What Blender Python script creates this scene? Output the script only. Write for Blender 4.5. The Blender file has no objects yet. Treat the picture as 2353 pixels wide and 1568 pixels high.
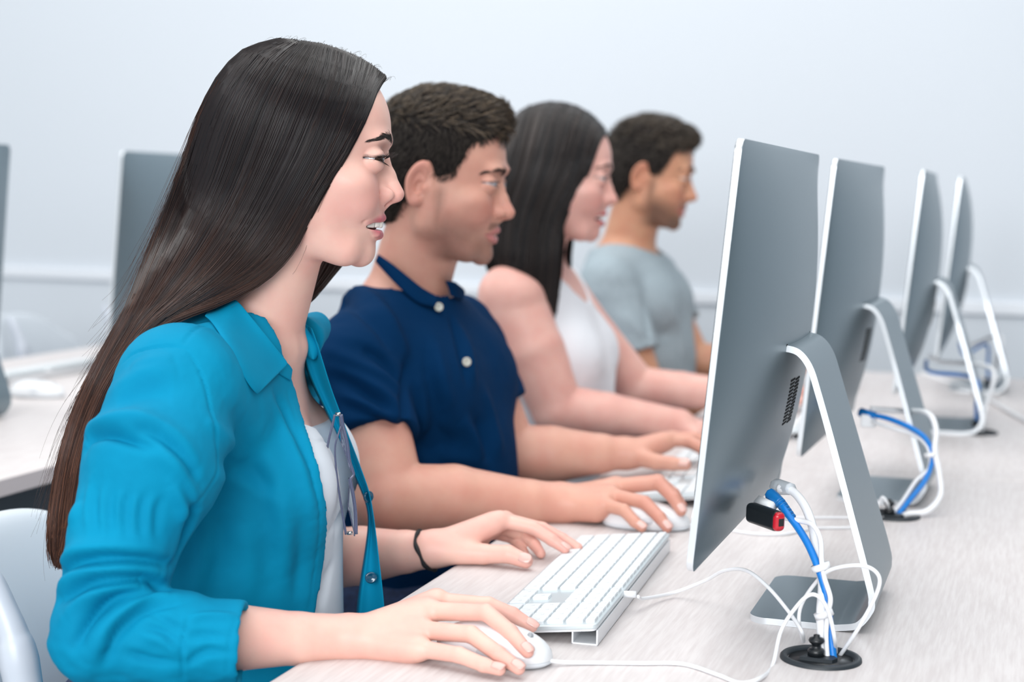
import bpy, bmesh, math, random
import numpy as np
from math import radians, pi, sin, cos
sc = bpy.context.scene
COL = sc.collection
rng = np.random.default_rng(7)
random.seed(7)

# ------------------------------------------------------------------ camera
FPX = 3700.0                      # focal length in pixels of the 2353 px wide frame
PSI, PHI, ROLL = radians(17.9), radians(5.28), radians(1.0)
CAM = np.array([0.0, 0.0, 1.155])
Fv = np.array([-sin(PSI)*cos(PHI), cos(PSI)*cos(PHI), -sin(PHI)])
R0 = np.array([cos(PSI), sin(PSI), 0.0]); U0 = np.cross(R0, Fv)
Rv = cos(ROLL)*R0 + sin(ROLL)*U0
Uv = -sin(ROLL)*R0 + cos(ROLL)*U0
cam_data = bpy.data.cameras.new('camera')
cam_data.sensor_width = 36.0
cam_data.lens = 36.0*FPX/2353.0
cam_data.clip_start = 0.05
cam_data.dof.use_dof = True
cam_data.dof.focus_distance = 1.60
cam_data.dof.aperture_fstop = 4.0
cam = bpy.data.objects.new('camera', cam_data); COL.objects.link(cam)
from mathutils import Matrix, Vector
M = Matrix(((Rv[0], Uv[0], -Fv[0], CAM[0]), (Rv[1], Uv[1], -Fv[1], CAM[1]), (Rv[2], Uv[2], -Fv[2], CAM[2]), (0, 0, 0, 1)))
cam.matrix_world = M
sc.camera = cam

def ray(u, v):
    return Fv + (u-1176.5)/FPX*Rv - (v-784)/FPX*Uv
def P(u, v, d=None, x=None, y=None, z=None):
    r = ray(u, v)
    if d is None:
        if x is not None: d = (x-CAM[0])/r[0]
        elif y is not None: d = (y-CAM[1])/r[1]
        else: d = (z-CAM[2])/r[2]
    return CAM + d*r

# ------------------------------------------------------------------ light
w = bpy.data.worlds.new('world'); sc.world = w; w.use_nodes = True
nt = w.node_tree; nt.nodes.clear()
out = nt.nodes.new('ShaderNodeOutputWorld'); bg = nt.nodes.new('ShaderNodeBackground')
tc = nt.nodes.new('ShaderNodeTexCoord'); sp = nt.nodes.new('ShaderNodeSeparateXYZ')
nt.links.new(tc.outputs['Generated'], sp.inputs[0])
mr = nt.nodes.new('ShaderNodeMapRange'); mr.inputs[1].default_value = -0.2; mr.inputs[2].default_value = 0.95
mr.inputs[3].default_value = 1.0; mr.inputs[4].default_value = 0.0
nt.links.new(sp.outputs[0], mr.inputs[0])
cr = nt.nodes.new('ShaderNodeMix'); cr.data_type = 'RGBA'
cr.inputs[6].default_value = (0.30, 0.36, 0.40, 1); cr.inputs[7].default_value = (0.90, 0.96, 1.0, 1)
nt.links.new(mr.outputs[0], cr.inputs[0]); nt.links.new(cr.outputs[2], bg.inputs[0])
bg.inputs[1].default_value = 0.78
nt.links.new(bg.outputs[0], out.inputs[0])
def area(name, loc, target, size, power, color=(1, 1, 1)):
    l = bpy.data.lights.new(name, 'AREA'); l.shape = 'RECTANGLE'; l.size, l.size_y = size; l.energy = power; l.color = color
    o = bpy.data.objects.new(name, l); COL.objects.link(o); o.location = loc
    o.rotation_euler = (Vector(target)-Vector(loc)).to_track_quat('-Z', 'Y').to_euler()
    return o
area('overhead_area_lamp', (-0.6, 1.7, 2.9), (-0.6, 1.8, 0), (3.2, 3.0), 56, (1.0, 0.985, 0.96))
area('overhead_area_lamp', (-1.2, 3.6, 2.9), (-1.2, 3.8, 0), (2.4, 1.6), 15, (1.0, 0.985, 0.96))
area('overhead_area_lamp', (-3.6, 2.6, 2.9), (-3.4, 3.2, 0), (2.4, 2.2), 32, (1.0, 0.985, 0.96))  # added fill over the left desks to brighten the background wall, no known fixture
area('camera_side_fill', (0.1, -3.6, 2.3), (-0.7, 2.2, 0.9), (3.4, 1.9), 235, (0.97, 0.985, 1.0))  # added fill from behind the camera for surfaces facing it, no window there
sc.view_settings.view_transform = 'Standard'; sc.view_settings.look = 'None'
sc.view_settings.exposure = 0.09; sc.view_settings.gamma = 1.0
sc.view_settings.use_curve_mapping = False

# ------------------------------------------------------------------ mesh and object helpers
def mesh(name, V, Fc, mat=None, parent=None, smooth=True, attrs=None, local=False):
    """one mesh object; V in world coordinates unless local; parent offset removed (things are never rotated before this)"""
    V = np.asarray(V, dtype=np.float32)
    if parent is not None and not local:
        off = np.zeros(3); p = parent
        while p is not None:
            off += np.array(p.location); p = p.parent
        V = V - off.astype(np.float32)
    me = bpy.data.meshes.new(name)
    if isinstance(Fc, np.ndarray):
        nf, k = Fc.shape
        me.vertices.add(len(V)); me.vertices.foreach_set('co', V.ravel())
        me.loops.add(nf*k); me.loops.foreach_set('vertex_index', Fc.ravel().astype(np.int32))
        me.polygons.add(nf); me.polygons.foreach_set('loop_start', np.arange(0, nf*k, k, dtype=np.int32))
        me.update(calc_edges=True)
    else:
        me.from_pydata([tuple(map(float, v)) for v in V], [], [tuple(int(i) for i in f) for f in Fc]); me.update()
    if smooth:
        me.polygons.foreach_set('use_smooth', np.ones(len(me.polygons), dtype=bool))
    if attrs:
        for k_, a in attrs.items():
            at = me.attributes.new(k_, 'FLOAT', 'POINT'); at.data.foreach_set('value', np.asarray(a, dtype=np.float32))
    o = bpy.data.objects.new(name, me); COL.objects.link(o)
    if mat is not None: me.materials.append(mat)
    if parent is not None: o.parent = parent
    return o
def tag(o, label=None, cat=None, group=None, kind=None):
    if label: o['label'] = label
    if cat: o['category'] = cat
    if group: o['group'] = group
    if kind: o['kind'] = kind
    return o
def thing(name, label, cat, loc=(0, 0, 0), group=None):
    o = bpy.data.objects.new(name, None); COL.objects.link(o); o.location = loc; o.empty_display_size = 0.05
    return tag(o, label, cat, group)
def struct(name, V, Fc, mat, smooth=False):
    return tag(mesh(name, V, Fc, mat, smooth=smooth), kind='structure')
def dup(o, parent=None, loc=None, label=None):
    c = o.copy(); COL.objects.link(c)
    c.parent = parent
    if loc is not None: c.location = loc
    if label: c['label'] = label
    for ch in [x for x in bpy.data.objects if x.parent == o]: dup(ch, c)
    return c

class MB:
    """collects shapes into one mesh"""
    def __init__(s): s.V = []; s.F = []; s.n = 0
    def add(s, V, Fc):
        V = [tuple(v) for v in V]; s.V += V; s.F += [tuple(i+s.n for i in f) for f in Fc]; s.n += len(V); return s
    def box(s, x0, x1, y0, y1, z0, z1):
        return s.add([(x0,y0,z0),(x1,y0,z0),(x1,y1,z0),(x0,y1,z0),(x0,y0,z1),(x1,y0,z1),(x1,y1,z1),(x0,y1,z1)],
                     [(0,3,2,1),(4,5,6,7),(0,1,5,4),(1,2,6,5),(2,3,7,6),(3,0,4,7)])
    def obj(s, name, mat, parent=None, smooth=False, bevel=0, seg=2, local=False):
        o = mesh(name, s.V, s.F, mat, parent, smooth or bevel > 0, local=local)
        if bevel:
            m = o.modifiers.new('bevel', 'BEVEL'); m.width = bevel; m.segments = seg; m.limit_method = 'ANGLE'; m.angle_limit = radians(35)
            m.harden_normals = True
        return o
def rrect(y0, y1, z0, z1, r, n=6):
    """rounded rectangle outline in 2d, counter-clockwise"""
    pts = []
    for cx, cy, a in ((y1-r, z1-r, 0), (y0+r, z1-r, 90), (y0+r, z0+r, 180), (y1-r, z0+r, 270)):
        for i in range(n+1):
            t = radians(a+90*i/n); pts.append((cx+r*cos(t), cy+r*sin(t)))
    return pts
def prism(outline, f0, f1):
    """outline: 2d points; f0,f1 map a 2d point to 3d on the two caps"""
    n = len(outline); V = [f0(*p) for p in outline]+[f1(*p) for p in outline]
    return V, [tuple(range(n))[::-1], tuple(range(n, 2*n))]+[(i, (i+1) % n, n+(i+1) % n, n+i) for i in range(n)]
def lathe(profile, seg=40, c=(0, 0, 0)):
    """profile [(r,z)...]"""
    V = []; Fc = []; m = len(profile)
    for i in range(seg):
        a = 2*pi*i/seg
        V += [(c[0]+r*cos(a), c[1]+r*sin(a), c[2]+z) for r, z in profile]
    for i in range(seg):
        j = (i+1) % seg
        Fc += [(i*m+k, j*m+k, j*m+k+1, i*m+k+1) for k in range(m-1)]
    return V, Fc
def spline(pts, n=12):
    """Catmull-Rom through the points"""
    p = np.array(pts, float)
    if len(p) < 3: return p
    q = np.vstack([2*p[0]-p[1], p, 2*p[-1]-p[-2]]); o = []
    t = np.linspace(0, 1, n, endpoint=False)[:, None]
    for i in range(1, len(q)-2):
        a, b, c, d = q[i-1], q[i], q[i+1], q[i+2]
        o.append(0.5*((2*b)+(-a+c)*t+(2*a-5*b+4*c-d)*t**2+(-a+3*b-3*c+d)*t**3))
    o.append(p[-1][None]); return np.vstack(o)
def frames(p):
    t = np.gradient(p, axis=0); t /= np.linalg.norm(t, axis=1)[:, None]+1e-12
    n = np.zeros_like(p); a = np.array([0, 0, 1.0]) if abs(t[0, 2]) < .9 else np.array([1.0, 0, 0])
    n[0] = np.cross(t[0], a); n[0] /= np.linalg.norm(n[0])
    for i in range(1, len(p)):
        v = n[i-1]-t[i]*(n[i-1]@t[i]); n[i] = v/(np.linalg.norm(v)+1e-12)
    return t, n, np.cross(t, n)
def tube(pts, r, k=10, n=10, caps=True, sm=True):
    p = spline(pts, n) if sm else np.array(pts, float)
    r_ = np.interp(np.linspace(0, 1, len(p)), np.linspace(0, 1, len(r)), r) if np.ndim(r) else np.full(len(p), r)
    t, a, b = frames(p); V = []
    for i in range(len(p)):
        for j in range(k):
            th = 2*pi*j/k; V.append(p[i]+r_[i]*(cos(th)*a[i]+sin(th)*b[i]))
    Fc = [(i*k+j, i*k+(j+1) % k, (i+1)*k+(j+1) % k, (i+1)*k+j) for i in range(len(p)-1) for j in range(k)]
    if caps: Fc += [tuple(range(k))[::-1], tuple(range((len(p)-1)*k, len(p)*k))]
    return V, Fc

def sheet(pts, th, mt, name, parent, sub=1, local=False):
    """pts: grid [rows][cols] of 3d points -> solidified, subdivided sheet"""
    p = np.array(pts); r, c = p.shape[:2]
    o = mesh(name, p.reshape(-1, 3), [(i*c+j, i*c+j+1, (i+1)*c+j+1, (i+1)*c+j) for i in range(r-1) for j in range(c-1)], mt, parent, local=local)
    s = o.modifiers.new('s', 'SOLIDIFY'); s.thickness = th; s.offset = 0
    if sub: q = o.modifiers.new('q', 'SUBSURF'); q.levels = q.render_levels = sub
    return o

# ------------------------------------------------------------------ materials
def mat(name, col, rough=.5, metal=0., bump=None, spec=.5, sss=None, coat=0, trans=0, emit=None, var=None, sheen=0, aniso=0):
    m = bpy.data.materials.new(name); m.use_nodes = True; n = m.node_tree; b = n.nodes['Principled BSDF']
    b.inputs['Base Color'].default_value = (*col, 1); b.inputs['Roughness'].default_value = rough; b.inputs['Metallic'].default_value = metal
    b.inputs['Specular IOR Level'].default_value = spec
    if coat: b.inputs['Coat Weight'].default_value = coat; b.inputs['Coat Roughness'].default_value = .08
    if trans: b.inputs['Transmission Weight'].default_value = trans
    if sheen: b.inputs['Sheen Weight'].default_value = sheen; b.inputs['Sheen Roughness'].default_value = .4
    if sss: b.inputs['Subsurface Weight'].default_value = sss[0]; b.inputs['Subsurface Radius'].default_value = sss[1]; b.inputs['Subsurface Scale'].default_value = sss[2]
    tcn = n.nodes.new('ShaderNodeTexCoord')
    if var:   # (scale vector, noise scale, colour2, detail)
        mp = n.nodes.new('ShaderNodeMapping'); mp.inputs['Scale'].default_value = var[0]
        no = n.nodes.new('ShaderNodeTexNoise'); no.inputs['Scale'].default_value = var[1]; no.inputs['Detail'].default_value = var[3]
        mx = n.nodes.new('ShaderNodeMix'); mx.data_type = 'RGBA'; mx.inputs[6].default_value = (*col, 1); mx.inputs[7].default_value = (*var[2], 1)
        rp = n.nodes.new('ShaderNodeMapRange'); rp.inputs[1].default_value = .35; rp.inputs[2].default_value = .65
        n.links.new(tcn.outputs['Object'], mp.inputs[0]); n.links.new(mp.outputs[0], no.inputs[0]); n.links.new(no.outputs[0], rp.inputs[0])
        n.links.new(rp.outputs[0], mx.inputs[0]); n.links.new(mx.outputs[2], b.inputs['Base Color'])
    if bump:  # (scale vector, noise scale, strength, distance)
        mp = n.nodes.new('ShaderNodeMapping'); mp.inputs['Scale'].default_value = bump[0]
        no = n.nodes.new('ShaderNodeTexNoise'); no.inputs['Scale'].default_value = bump[1]; no.inputs['Detail'].default_value = 4
        bp = n.nodes.new('ShaderNodeBump'); bp.inputs['Strength'].default_value = bump[2]; bp.inputs['Distance'].default_value = bump[3]
        n.links.new(tcn.outputs['Object'], mp.inputs[0]); n.links.new(mp.outputs[0], no.inputs[0]); n.links.new(no.outputs[0], bp.inputs['Height'])
        n.links.new(bp.outputs[0], b.inputs['Normal'])
    return m
def srgb(r, g, b):
    f = lambda c: ((c/255+.055)/1.055)**2.4 if c > 10.3 else c/255/12.92
    return (f(r), f(g), f(b))
M_wall = mat('wall_paint', srgb(204, 210, 217), .7, bump=((1, 1, 1), 220, .06, .001))
M_trim = mat('cable_duct_plastic', srgb(222, 226, 232), .4)
M_floor = mat('floor_tile', srgb(150, 155, 160), .4, var=((1, 1, 1), 3, srgb(140, 146, 152), 3))
M_desk = mat('desk_laminate', srgb(216, 210, 209), .45, var=((30, 2.0, 1), 9, srgb(204, 196, 195), 6), bump=((60, 4, 1), 12, .05, .0005))
M_deskedge = mat('desk_edge_band', srgb(212, 203, 204), .5)
M_grey = mat('grey_panel', srgb(96, 106, 114), .5)
M_alu = mat('anodised_aluminium', srgb(128, 143, 151), .36, metal=.75)
M_alul = mat('bright_aluminium', srgb(222, 226, 230), .28, metal=.55)
M_screen = mat('black_glass', (.01, .01, .012), .08, coat=.5)
M_white = mat('white_plastic', srgb(226, 228, 231), .28, coat=.15)
M_key = mat('white_key_plastic', srgb(224, 228, 231), .42)
M_legend = mat('grey_key_print', srgb(175, 184, 190), .5)
M_cord = mat('white_cord', srgb(232, 233, 236), .4)
M_blue = mat('blue_cord', srgb(0, 120, 205), .42)
M_blue2 = mat('blue_plug_boot', srgb(10, 110, 180), .45)
M_black = mat('black_plastic', srgb(22, 26, 30), .35)
M_blackm = mat('matt_black_plastic', srgb(35, 42, 48), .5)
M_red = mat('red_plastic', srgb(190, 20, 40), .3, coat=.3)
M_dark = mat('dark_gap', srgb(30, 32, 34), .8)
M_chair = mat('silver_grey_upholstery', srgb(198, 205, 212), .38, bump=((1, 1, 1), 700, .12, .0004), sheen=.2)
M_chairf = mat('grey_moulded_plastic', srgb(196, 202, 212), .35)
M_bluef = mat('blue_fabric', srgb(0, 88, 150), .8)
M_chairb = mat('pale_grey_chair_shell', srgb(176, 186, 197), .5)
M_steel = mat('brushed_steel', srgb(190, 192, 195), .25, metal=1)
HQ = True      # full mesh resolution
# ------------------------------------------------------------------ setting
TZ = 0.73
EX = -0.612                       # the sitters' edge of the main desks
# back wall, square to the rows and then the long left wall far off
b = MB().box(-7.0, 3.0, 4.62, 4.72, 0, 3.2); tag(b.obj('wall_back', M_wall), kind='structure')
b = MB().box(-7.1, -7.0, -2.0, 4.72, 0, 3.2); tag(b.obj('wall_left', M_wall), kind='structure')
b = MB().box(-7.1, 3.0, -2.0, 4.72, -.1, 0); tag(b.obj('floor', M_floor), kind='structure')
b = MB().box(-7.0, 3.0, 4.60, 4.62, .842, .878); tag(b.obj('trim_1', M_trim, bevel=.004), kind='structure')
b = MB().box(-7.0, 3.0, 4.612, 4.62, 0, .842); tag(b.obj('trim_2', M_wall), kind='structure')

def desk(y0, y1, x0, x1, label):
    t = thing('desk', label, 'desk', ((x0+x1)/2, (y0+y1)/2, 0), 'computer room desks')
    top = MB().box(x0+.0015, x1-.0015, y0+.001, y1-.001, TZ-.026, TZ).obj('desk_top', M_desk, t, bevel=.002)
    for xe in (x0, x1-.0015): MB().box(xe, xe+.0015, y0, y1, TZ-.025, TZ-.0008).obj('edge_band', M_deskedge, t)
    MB().box(x1-.16, x1-.14, y0+.05, y1-.05, .28, TZ-.026).obj('modesty_panel', M_grey, t)
    for yy in (y0+.04, y1-.07):
        MB().box(x0+.08, x1-.08, yy, yy+.03, .03, TZ-.026).obj('leg_panel', M_grey, t)
        MB().box(x0+.04, x1-.04, yy-.01, yy+.04, 0, .03).obj('foot_bar', M_blackm, t)
    return t
desk(1.09, 2.545, EX, .36, 'pale woodgrain desk in the foreground carrying the two nearest aluminium computers')
desk(2.549, 4.03, EX, .36, 'pale woodgrain desk behind the seam, carrying the two farthest computers')
desk(1.0, 2.72, -2.36, -1.40, 'pale desk in the left background, nearer part under the white mouse')
desk(2.724, 4.3, -2.36, -1.40, 'pale desk in the left background, farther part under the grey monitor beside the dark hair')

# ------------------------------------------------------------------ cable grommets
def grommet(x, y, label, first=None):
    if first is not None: return dup(first, loc=(x, y, TZ), label=label)
    t = thing('cable_grommet', label, 'cable grommet', (x, y, TZ), 'black cable grommets in the desk tops')
    V, Fc = lathe([(.0375, 0), (.0372, .0022), (.036, .0034), (.0318, .0034), (.030, .001), (.0296, -.004)], 64)
    mesh('ring', V, Fc, M_blackm, t, local=True)
    V, Fc = lathe([(.0, .0005), (.0295, .0005), (.0298, -.0005), (.0298, -.003), (0, -.003)], 64)
    mesh('lid', V, Fc, M_black, t, local=True)
    o = [(-.018, -.012), (.012, -.014), (.016, -.006), (.010, .004), (-.004, .006), (-.012, .0)]
    V, Fc = prism(o, lambda a, b_: (a, b_, .0005), lambda a, b_: (a, b_, .004)); mesh('slot_flap', V, Fc, M_blackm, t, smooth=False, local=True)
    V, Fc = lathe([(0, .004), (.0078, .004), (.0078, .009), (.0066, .0105), (.0045, .011), (.0042, .0145), (.0062, .016), (.0074, .018), (.0066, .0202), (.003, .0215), (.0028, .0235), (0, .0242)], 28, (-.004, -.004, 0))
    mesh('screw_knob', V, Fc, M_black, t, local=True)
    return t
g1 = grommet(-.171, 1.475, 'black round cable grommet nearest the camera, behind the largest computer stand')
grommet(-.166, 2.19, 'black cable grommet where cords enter the desk beside the second computer', g1)
grommet(-.085, 3.05, 'small blurred black cable grommet behind the stand of the third computer', g1)
grommet(-.085, 3.80, 'farthest black cable grommet by the foot of the last computer', g1)

# ------------------------------------------------------------------ all-in-one computers
HB = .392; WB = .528
def bulge(y, z):          # thickness of the back at (y,z) measured from the glass; y,z in -1..1
    a = np.clip(1-abs(y)**2.2, 0, 1)**.8; b_ = np.clip(1-abs(z)**2.3, 0, 1)**.8
    return .0045+.038*a*b_
def make_computer(label):
    t = thing('desktop_computer', label, 'computer', (0, 0, 0), 'aluminium all-in-one computers in the row')
    tilt = radians(-5.0)
    ct, st = cos(tilt), sin(tilt)
    zc = .0845+HB/2
    def T(x, y, z):      # x = towards the back, z measured from the body's centre
        return (-.105+x*ct-z*st*1.0+.0, y, zc+z*ct+x*st)
    # back shell
    ny, nz = 57, 45; ys = np.sin(np.linspace(-pi/2, pi/2, ny)); zs = np.sin(np.linspace(-pi/2, pi/2, nz)); V = []; Fc = []
    for i, b_ in enumerate(zs):
        for j, a in enumerate(ys):
            r = .012; yy = a*WB/2; zz = b_*HB/2
            ey, ez = abs(yy)-(WB/2-r), abs(zz)-(HB/2-r)
            if ey > 0 and ez > 0:
                l = max(math.hypot(ey, ez), 1e-6); m_ = max(ey, ez)/l
                yy = math.copysign(WB/2-r+ey*m_, yy); zz = math.copysign(HB/2-r+ez*m_, zz)
            V.append(T(bulge(a, b_), yy, zz))
    n = len(V); Fc = [(i*ny+j, i*ny+j+1, (i+1)*ny+j+1, (i+1)*ny+j) for i in range(nz-1) for j in range(ny-1)]
    mesh('back_shell', V, Fc, M_alu, t, local=True)
    # rim: thin polished side
    rim = [j for j in range(ny)]+[i*ny+ny-1 for i in range(1, nz)]+[(nz-1)*ny+j for j in range(ny-2, -1, -1)]+[i*ny for i in range(nz-2, 0, -1)]
    rv = [V[i] for i in rim]; m = len(rv); d = np.array(T(0, 0, 0))-np.array(T(.0055, 0, 0))
    rv2 = [tuple(np.array(v)+d) for v in rv]
    mesh('rim', rv+rv2, [(i, (i+1) % m, m+(i+1) % m, m+i) for i in range(m)], M_alul, t, local=True)
    V2, F2 = prism(rrect(-WB/2+.001, WB/2-.001, -HB/2+.001+.062, HB/2-.001, .011), lambda a, b_: T(-.0018, a, b_), lambda a, b_: T(.001, a, b_))
    mesh('screen', V2, F2, M_screen, t, smooth=False, local=True)
    V2, F2 = prism(rrect(-WB/2+.001, WB/2-.001, -HB/2+.001, -HB/2+.0625, .011), lambda a, b_: T(-.0018, a, b_), lambda a, b_: T(.001, a, b_))
    mesh('chin_panel', V2, F2, M_alul, t, smooth=False, local=True)
    # vents below the hinge
    vb = MB()
    for r in range(13):
        for c in range(2):
            z0 = -.040-.0038*r-(.0019 if c else 0); y0 = -.031+.033*c
            for yy in (y0,):
                xx = bulge(yy*2/WB, z0*2/HB)
                vb.add([T(xx+.0006, yy, z0), T(xx+.0006, yy+.027, z0), T(xx+.0006, yy+.027, z0+.0022), T(xx+.0006, yy, z0+.0022),
                        T(xx-.003, yy, z0), T(xx-.003, yy+.027, z0), T(xx-.003, yy+.027, z0+.0022), T(xx-.003, yy, z0+.0022)],
                       [(0, 1, 2, 3), (4, 7, 6, 5), (0, 4, 5, 1), (1, 5, 6, 2), (2, 6, 7, 3), (3, 7, 4, 0)])
    vb.obj('vent_slots', M_dark, t, local=True)
    # stand: one bent aluminium strip (side profile swept across the width)
    hx, _, hz = T(.040, 0, -.006)
    prof = [(hx-.012, hz+.004), (hx+.000, hz+.005), (hx+.013, hz+.001), (hx+.024, hz-.013), (hx+.033, hz-.038), (hx+.050, hz-.092), (hx+.068, hz-.150), (hx+.090, hz-.222), (hx+.093, hz-.240), (hx+.091, .022), (hx+.080, .008), (hx+.060, .0035)]
    p = spline([(a, 0, b_) for a, b_ in prof], 8)
    p = np.vstack([p, [(hx+.06+(-.074-hx-.06)*k/8, 0, .0034) for k in range(1, 9)], [(-.075-.0186*math.sin(pi/2*k/14), 0, .0033) for k in range(1, 15)]])
    tt = np.gradient(p, axis=0); tt /= np.linalg.norm(tt, axis=1)[:, None]; nn = np.stack([tt[:, 2], 0*tt[:, 0], -tt[:, 0]], 1)
    V = []; m = len(p)
    def hw(i):   # half width along the strip; rounded front corners of the foot
        x, z = p[i, 0], p[i, 2]
        if z < .006 and x < -.075: return .096-.019*(1-math.sqrt(max(0, 1-((-.075-x)/.0187)**2)))
        return .096*min(1, .88+.12*(1-max(0, min(1, (z-.05)/.15))))
    for i in range(m):
        h = hw(i); th = .0033
        for s, y in ((1, -h), (1, h), (-1, h), (-1, -h)): V.append((p[i, 0]+nn[i, 0]*th*s, y, p[i, 2]+nn[i, 2]*th*s))
    Fc = [(i*4+k, i*4+(k+1) % 4, (i+1)*4+(k+1) % 4, (i+1)*4+k) for i in range(m-1) for k in range(4)]+[(3, 2, 1, 0), tuple((m-1)*4+k for k in range(4))]
    # front of the foot closes with a rounded nose
    o = mesh('stand', V, Fc, M_alu, t, smooth=True, local=True)
    o.data.materials.append(M_alul)
    for i, pl in enumerate(o.data.polygons):
        if i < (m-1)*4 and i % 4 in (1, 3): pl.material_index = 1
    bv = o.modifiers.new('bevel', 'BEVEL'); bv.width = .0008; bv.segments = 2; bv.limit_method = 'ANGLE'; bv.angle_limit = radians(50); bv.harden_normals = True
    MB().box(hx-.010, hx+.001, -.086, .086, hz+.0075, hz+.0095).obj('hinge_gap', M_dark, t, local=True)
    return t
c1 = make_computer('largest, nearest silver all-in-one computer seen from behind, cords hanging from it')
c1.location = (-.163, 1.672, TZ)
C2 = dup(c1, loc=(-.155, 2.362, TZ), label='second silver all-in-one computer from the front, just behind the nearest one')
C3 = dup(c1, loc=(-.105, 3.10, TZ), label='third silver all-in-one computer in the row, blurred, its curved back slim')
C4 = dup(c1, loc=(-.075, 3.78, TZ), label='farthest silver all-in-one computer of the right-hand row, most blurred')
L1 = dup(c1, loc=(-1.79, 3.34, TZ), label='grey monitor in the left background directly behind the long dark hair')
L2 = dup(c1, loc=(-1.79, 2.385, TZ), label='grey monitor cut off by the left edge of the photo')
for c in (L1, L2): c.scale = (1.05, 1.05, 1.05)
for c, a in ((L1, 0), (L2, 0), (C2, -1.5), (C4, 1.5), (C3, 1)): c.rotation_euler.z = radians(a)

# ------------------------------------------------------------------ keyboards
def make_keyboard(label):
    t = thing('keyboard', label, 'keyboard', (0, 0, 0), 'white keyboards with aluminium trays')
    th = radians(-6.5); ctt, stt = cos(th), sin(th)
    def K(x, y, z):     # x from front edge 0 to the rear .114
        return (x*ctt+z*stt, y, .0042-x*stt+z*ctt)
    V, Fc = prism(rrect(0, .114, -.215, .215, .006), lambda a, b_: K(a, b_, 0), lambda a, b_: K(a, b_, .0048))
    o = mesh('tray', V, Fc, M_alu2, t, smooth=True, local=True)
    bv = o.modifiers.new('bevel', 'BEVEL'); bv.width = .0012; bv.segments = 2; bv.limit_method = 'ANGLE'; bv.angle_limit = radians(50); bv.harden_normals = True
    # white under-body and rear foot (open square tube)
    V, Fc = prism(rrect(.002, .112, -.213, .213, .006), lambda a, b_: K(a, b_, -.0022), lambda a, b_: K(a, b_, .0002)); mesh('under_shell', V, Fc, M_white, t, smooth=False, local=True)
    xr = .113*ctt; zt = .0042+.100*math.sin(-th)-.002
    fb = MB()
    xa, xb = .088, .1135
    za = lambda x: .0042+x*(-stt)-.0018
    for (ax, bx, z0, z1) in ((xa, xa+.0018, 0, za(xa)), (xb-.0018, xb, 0, za(xb)), (xa, xb, 0, .0018)):
        fb.box(ax, bx, -.212, .212, z0, z1)
    fb.obj('rear_foot', M_white, t, bevel=.0006, local=True)
    kz0, kz1 = .0048, .0078
    def key(x0, x1, y0, y1, leg=True):
        g = .0012; x0 += g; x1 -= g; y0 += g; y1 -= g; r = .0014
        o1 = rrect(x0, x1, y0, y1, r, 2); o2 = rrect(x0+.0004, x1-.0004, y0+.0004, y1-.0004, r, 2); n = len(o1)
        V = [K(a, b_, kz0) for a, b_ in o1]+[K(a, b_, kz1-.0005) for a, b_ in o1]+[K(a, b_, kz1) for a, b_ in o2]
        Fc = [(i, (i+1) % n, n+(i+1) % n, n+i) for i in range(n)]+[(n+i, n+(i+1) % n, 2*n+(i+1) % n, 2*n+i) for i in range(n)]+[tuple(range(2*n, 3*n))]
        if leg:   # printed legend, a tiny raised mark
            cx, cy = (x0+x1)/2+.001, (y0+y1)/2
            s = .0012; b0 = len(V)
            V += [K(cx-s*1.2, cy-s, kz1+.00005), K(cx+s*1.2, cy-s, kz1+.00005), K(cx+s*1.2, cy-s*.5, kz1+.00005), K(cx-s*1.2, cy-s*.5, kz1+.00005),
                  K(cx+s*.8, cy-s, kz1+.00005), K(cx+s*1.2, cy-s, kz1+.00005), K(cx+s*1.2, cy+s, kz1+.00005), K(cx+s*.8, cy+s, kz1+.00005)]
            Fc += [(b0, b0+1, b0+2, b0+3), (b0+4, b0+5, b0+6, b0+7)]
        o = mesh('key', V, Fc, M_key, t, smooth=False, local=True)
        if leg:
            o.data.materials.append(M_legend); o.data.polygons[-1].material_index = 1; o.data.polygons[-2].material_index = 1
    u = .0190; x5 = .0045   # front row starts here
    yl = .2105              # left end of the block from the sitter's view (+y)
    def row(x0, x1, widths, y=yl):
        for wd in widths: key(x0, x1, y-wd*u, y); y -= wd*u
    X = [x5+i*.0192 for i in range(6)]
    row(X[0], X[1], [1.25, 1, 1.25, 1.25, ]);
    y_ = yl-4.75*u; key(X[0], X[1], y_-5.25*u, y_, False); row(X[0], X[1], [1.25, 1.25, 1, 1.25], y_-5.25*u)
    row(X[1], X[2], [2.25]+[1]*10+[2.5]); row(X[2], X[3], [1.75]+[1]*11+[2]); row(X[3], X[4], [1.5]+[1]*12+[1.25]); row(X[4], X[5], [1]*13+[1.75])
    row(X[5], X[5]+.0115, [1.05]*14)
    yn = yl-14.75*u-.0035
    row(X[0], X[1], [1, 1, 1], yn); row(X[1], X[2], [1], yn-u); row(X[3], X[4], [1, 1, 1], yn); row(X[4], X[5], [1, 1, 1], yn); row(X[5], X[5]+.0115, [1, 1, 1], yn)
    yp = yn-3*u-.0035
    row(X[0], X[1], [2, 1], yp); key(X[0], X[2], yp-4*u, yp-3*u); row(X[1], X[2], [1, 1, 1], yp)
    for r in (2, 3, 4): row(X[r], X[r+1], [1, 1, 1, 1], yp)
    row(X[5], X[5]+.0115, [1, 1, 1, 1], yp)
    # strain relief of the cord on the rear edge
    V, Fc = tube([K(.110, -.078, .001), K(.126, -.078, .0)], .0036, 14, caps=True); mesh('cord_relief', V, Fc, M_white, t, local=True)
    return t
M_alu2 = mat('tray_aluminium', srgb(205, 214, 218), .35, metal=.35)
k1 = make_keyboard('white keyboard with aluminium edge in the foreground, near both hands of the woman in teal')
k1.location = (-.500, 1.645, TZ); k1.rotation_euler.z = radians(3.2)
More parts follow.
